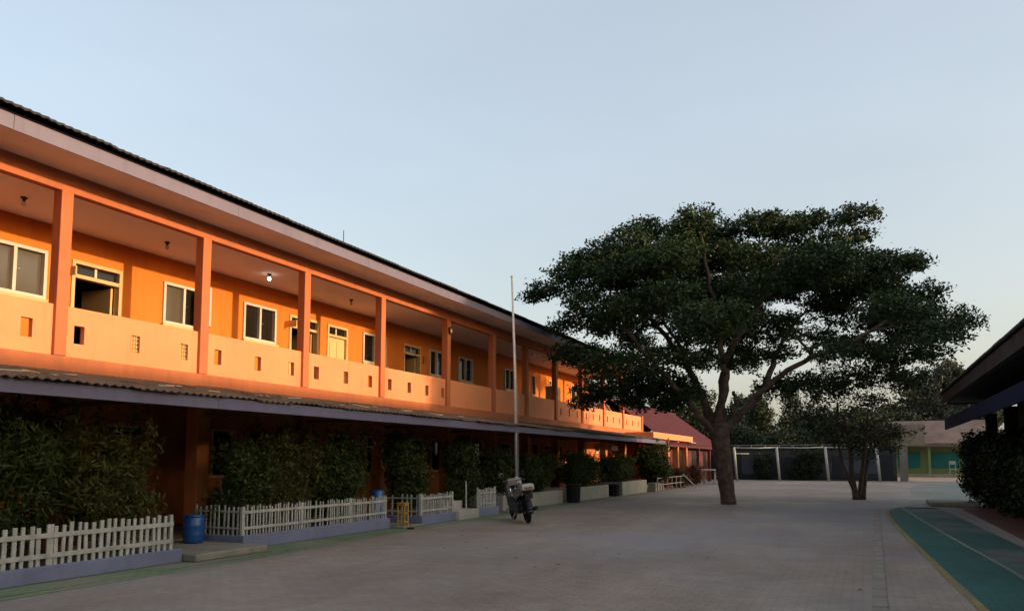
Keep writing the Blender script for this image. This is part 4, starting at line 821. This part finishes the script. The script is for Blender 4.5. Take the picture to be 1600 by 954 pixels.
# ------------------------------------------------------------------ trees beyond
def far_tree(name, label, x, y, h, r, shape, mat, leaf=.3, n=260, trunk_h=1.5, group='trees beyond the courtyard'):
    t = thing(name, label, 'tree', (x, y, 0), group); P = []
    if shape == 'cone':
        for k in range(n):
            z = trunk_h * .5 + (h - trunk_h * .5) * (1 - math.sqrt(random.random())) ; rr = r * (1 - (z - trunk_h * .5) / (h - trunk_h * .5)) ** .7 * random.uniform(.3, 1.05); a = random.uniform(0, 6.283)
            P.append(np.array([x + rr * math.cos(a), y + rr * math.sin(a), z]) + rng.normal(size=(22, 3)) * np.array([.28, .28, .3]))
    else:
        for k in range(9):
            a = random.uniform(0, 6.283); q = random.uniform(.1, .7) * r; z = trunk_h + (h - trunk_h) * random.uniform(.25, .85)
            P.append(clumps((x + q * math.cos(a), y + q * math.sin(a), z), r * random.uniform(.35, .55), r * random.uniform(.35, .55), (h - trunk_h) * random.uniform(.14, .24), n // 9, 22, .26))
        P.append(clumps((x, y, trunk_h + (h - trunk_h) * .5), r * .8, r * .8, (h - trunk_h) * .45, n // 2, 20, .3))
    link('crown', leaf_mesh('crown', np.concatenate(P), leaf, mat, .3), t)
    m = MB().tube([(x, y, -.1), (x + .1, y, h * .3), (x - .1, y, h * .6), (x, y, h * .88)], [.22, .18, .12, .03], 8, True, .1)
    for k in range(6):
        a = random.uniform(0, 6.283); z = h * random.uniform(.3, .7); m.tube([(x, y, z), (x + r * .35 * math.cos(a), y + r * .35 * math.sin(a), z + h * .08), (x + r * .7 * math.cos(a), y + r * .7 * math.sin(a), z + h * .13)], [.07, .045, .015], 5)
    m.build('trunk', 'bark_grey', t, True)
far_tree('conifer', 'left of the two tall conical trees behind the white frame', 1.9, 80, 9.4, 2.0, 'cone', 'leaf_far', .3, 420)
far_tree('conifer', 'right of the two tall conical trees behind the white frame', 4.6, 84, 9.8, 2.1, 'cone', 'leaf_far', .3, 420)
far_tree('broadleaf_tree', 'grey green tree above the maroon roof left of the trunk', -4.2, 76, 8.8, 4.2, 'round', 'leaf_far', .32, 420)
far_tree('broadleaf_tree', 'low bushy tree behind the left goal post by the big trunk', 0.2, 74, 5.0, 3.0, 'round', 'leaf_far', .28, 380, .6)
far_tree('broadleaf_tree', 'bushy tree above the middle of the white frame', 5.5, 70, 4.6, 2.8, 'round', 'leaf_far', .28, 380, .5)
far_tree('broadleaf_tree', 'taller bushy tree behind the second bay of the white frame', 8.2, 73, 6.4, 3.0, 'round', 'leaf_far', .28, 380, .6)
far_tree('broadleaf_tree', 'bushy tree directly behind the small many stemmed tree', 11.2, 71, 6.2, 3.0, 'round', 'leaf_far', .28, 380, .6)
far_tree('broadleaf_tree', 'pale hazy tree standing behind the green building', 19.6, 108, 14.0, 4.2, 'round', 'leaf_hazed', .4, 520, 3)
far_tree('broadleaf_tree', 'lower pale tree between the green building and the brown eaves', 22.5, 98, 9.0, 3.6, 'round', 'leaf_hazed', .36, 420, 2)
for k, (x, y, h, r) in enumerate(((-1.5, 96, 9.5, 4.5), (14, 96, 8, 4.2))):
    far_tree('broadleaf_tree', ['distant tree seen low through the fork of the big trunk', 'distant tree above the left end of the green building'][k], x, y, h, r, 'round', 'leaf_far', .36, 420, 1.5)
P = []
for y in (34, 38, 42, 46, 50, 55, 60):                                  # out-of-view leaf clumps, added to shade the far end of the yard
    P.append(clumps((26 + random.uniform(-1, 1), y, 2.7), 1.8, 3.2, 2.6, 420, 18, .3))
for y in (22.2, 25.2, 28.2, 30.4):  # taller clumps, also out of view, added to shade the gallery's middle bays
    for z in (2.5, 5.0, 7.5, 9.0):
        P.append(clumps((26 + random.uniform(-.5, .5), y, z), 2.4, 1.9, 1.8, 330, 18, .28))
belt = link('unseen_shade_belt', leaf_mesh('unseen_shade_belt', np.concatenate(P), .5, 'leaf_far', .3)); belt['kind'] = 'stuff'
n = 170; fl = np.stack([rng.normal(7, 3.2, n), rng.uniform(9, 40, n), np.full(n, .012)], 1); fl = fl[(fl[:, 0] > 2.9) & (fl[:, 0] < 13)]
lit = link('fallen_leaves', leaf_mesh('fallen_leaves', fl, .07, 'leaf_red', 8.0)); lit['kind'] = 'stuff'
for o in bpy.data.objects:
    if '_local' in o: del o['_local']
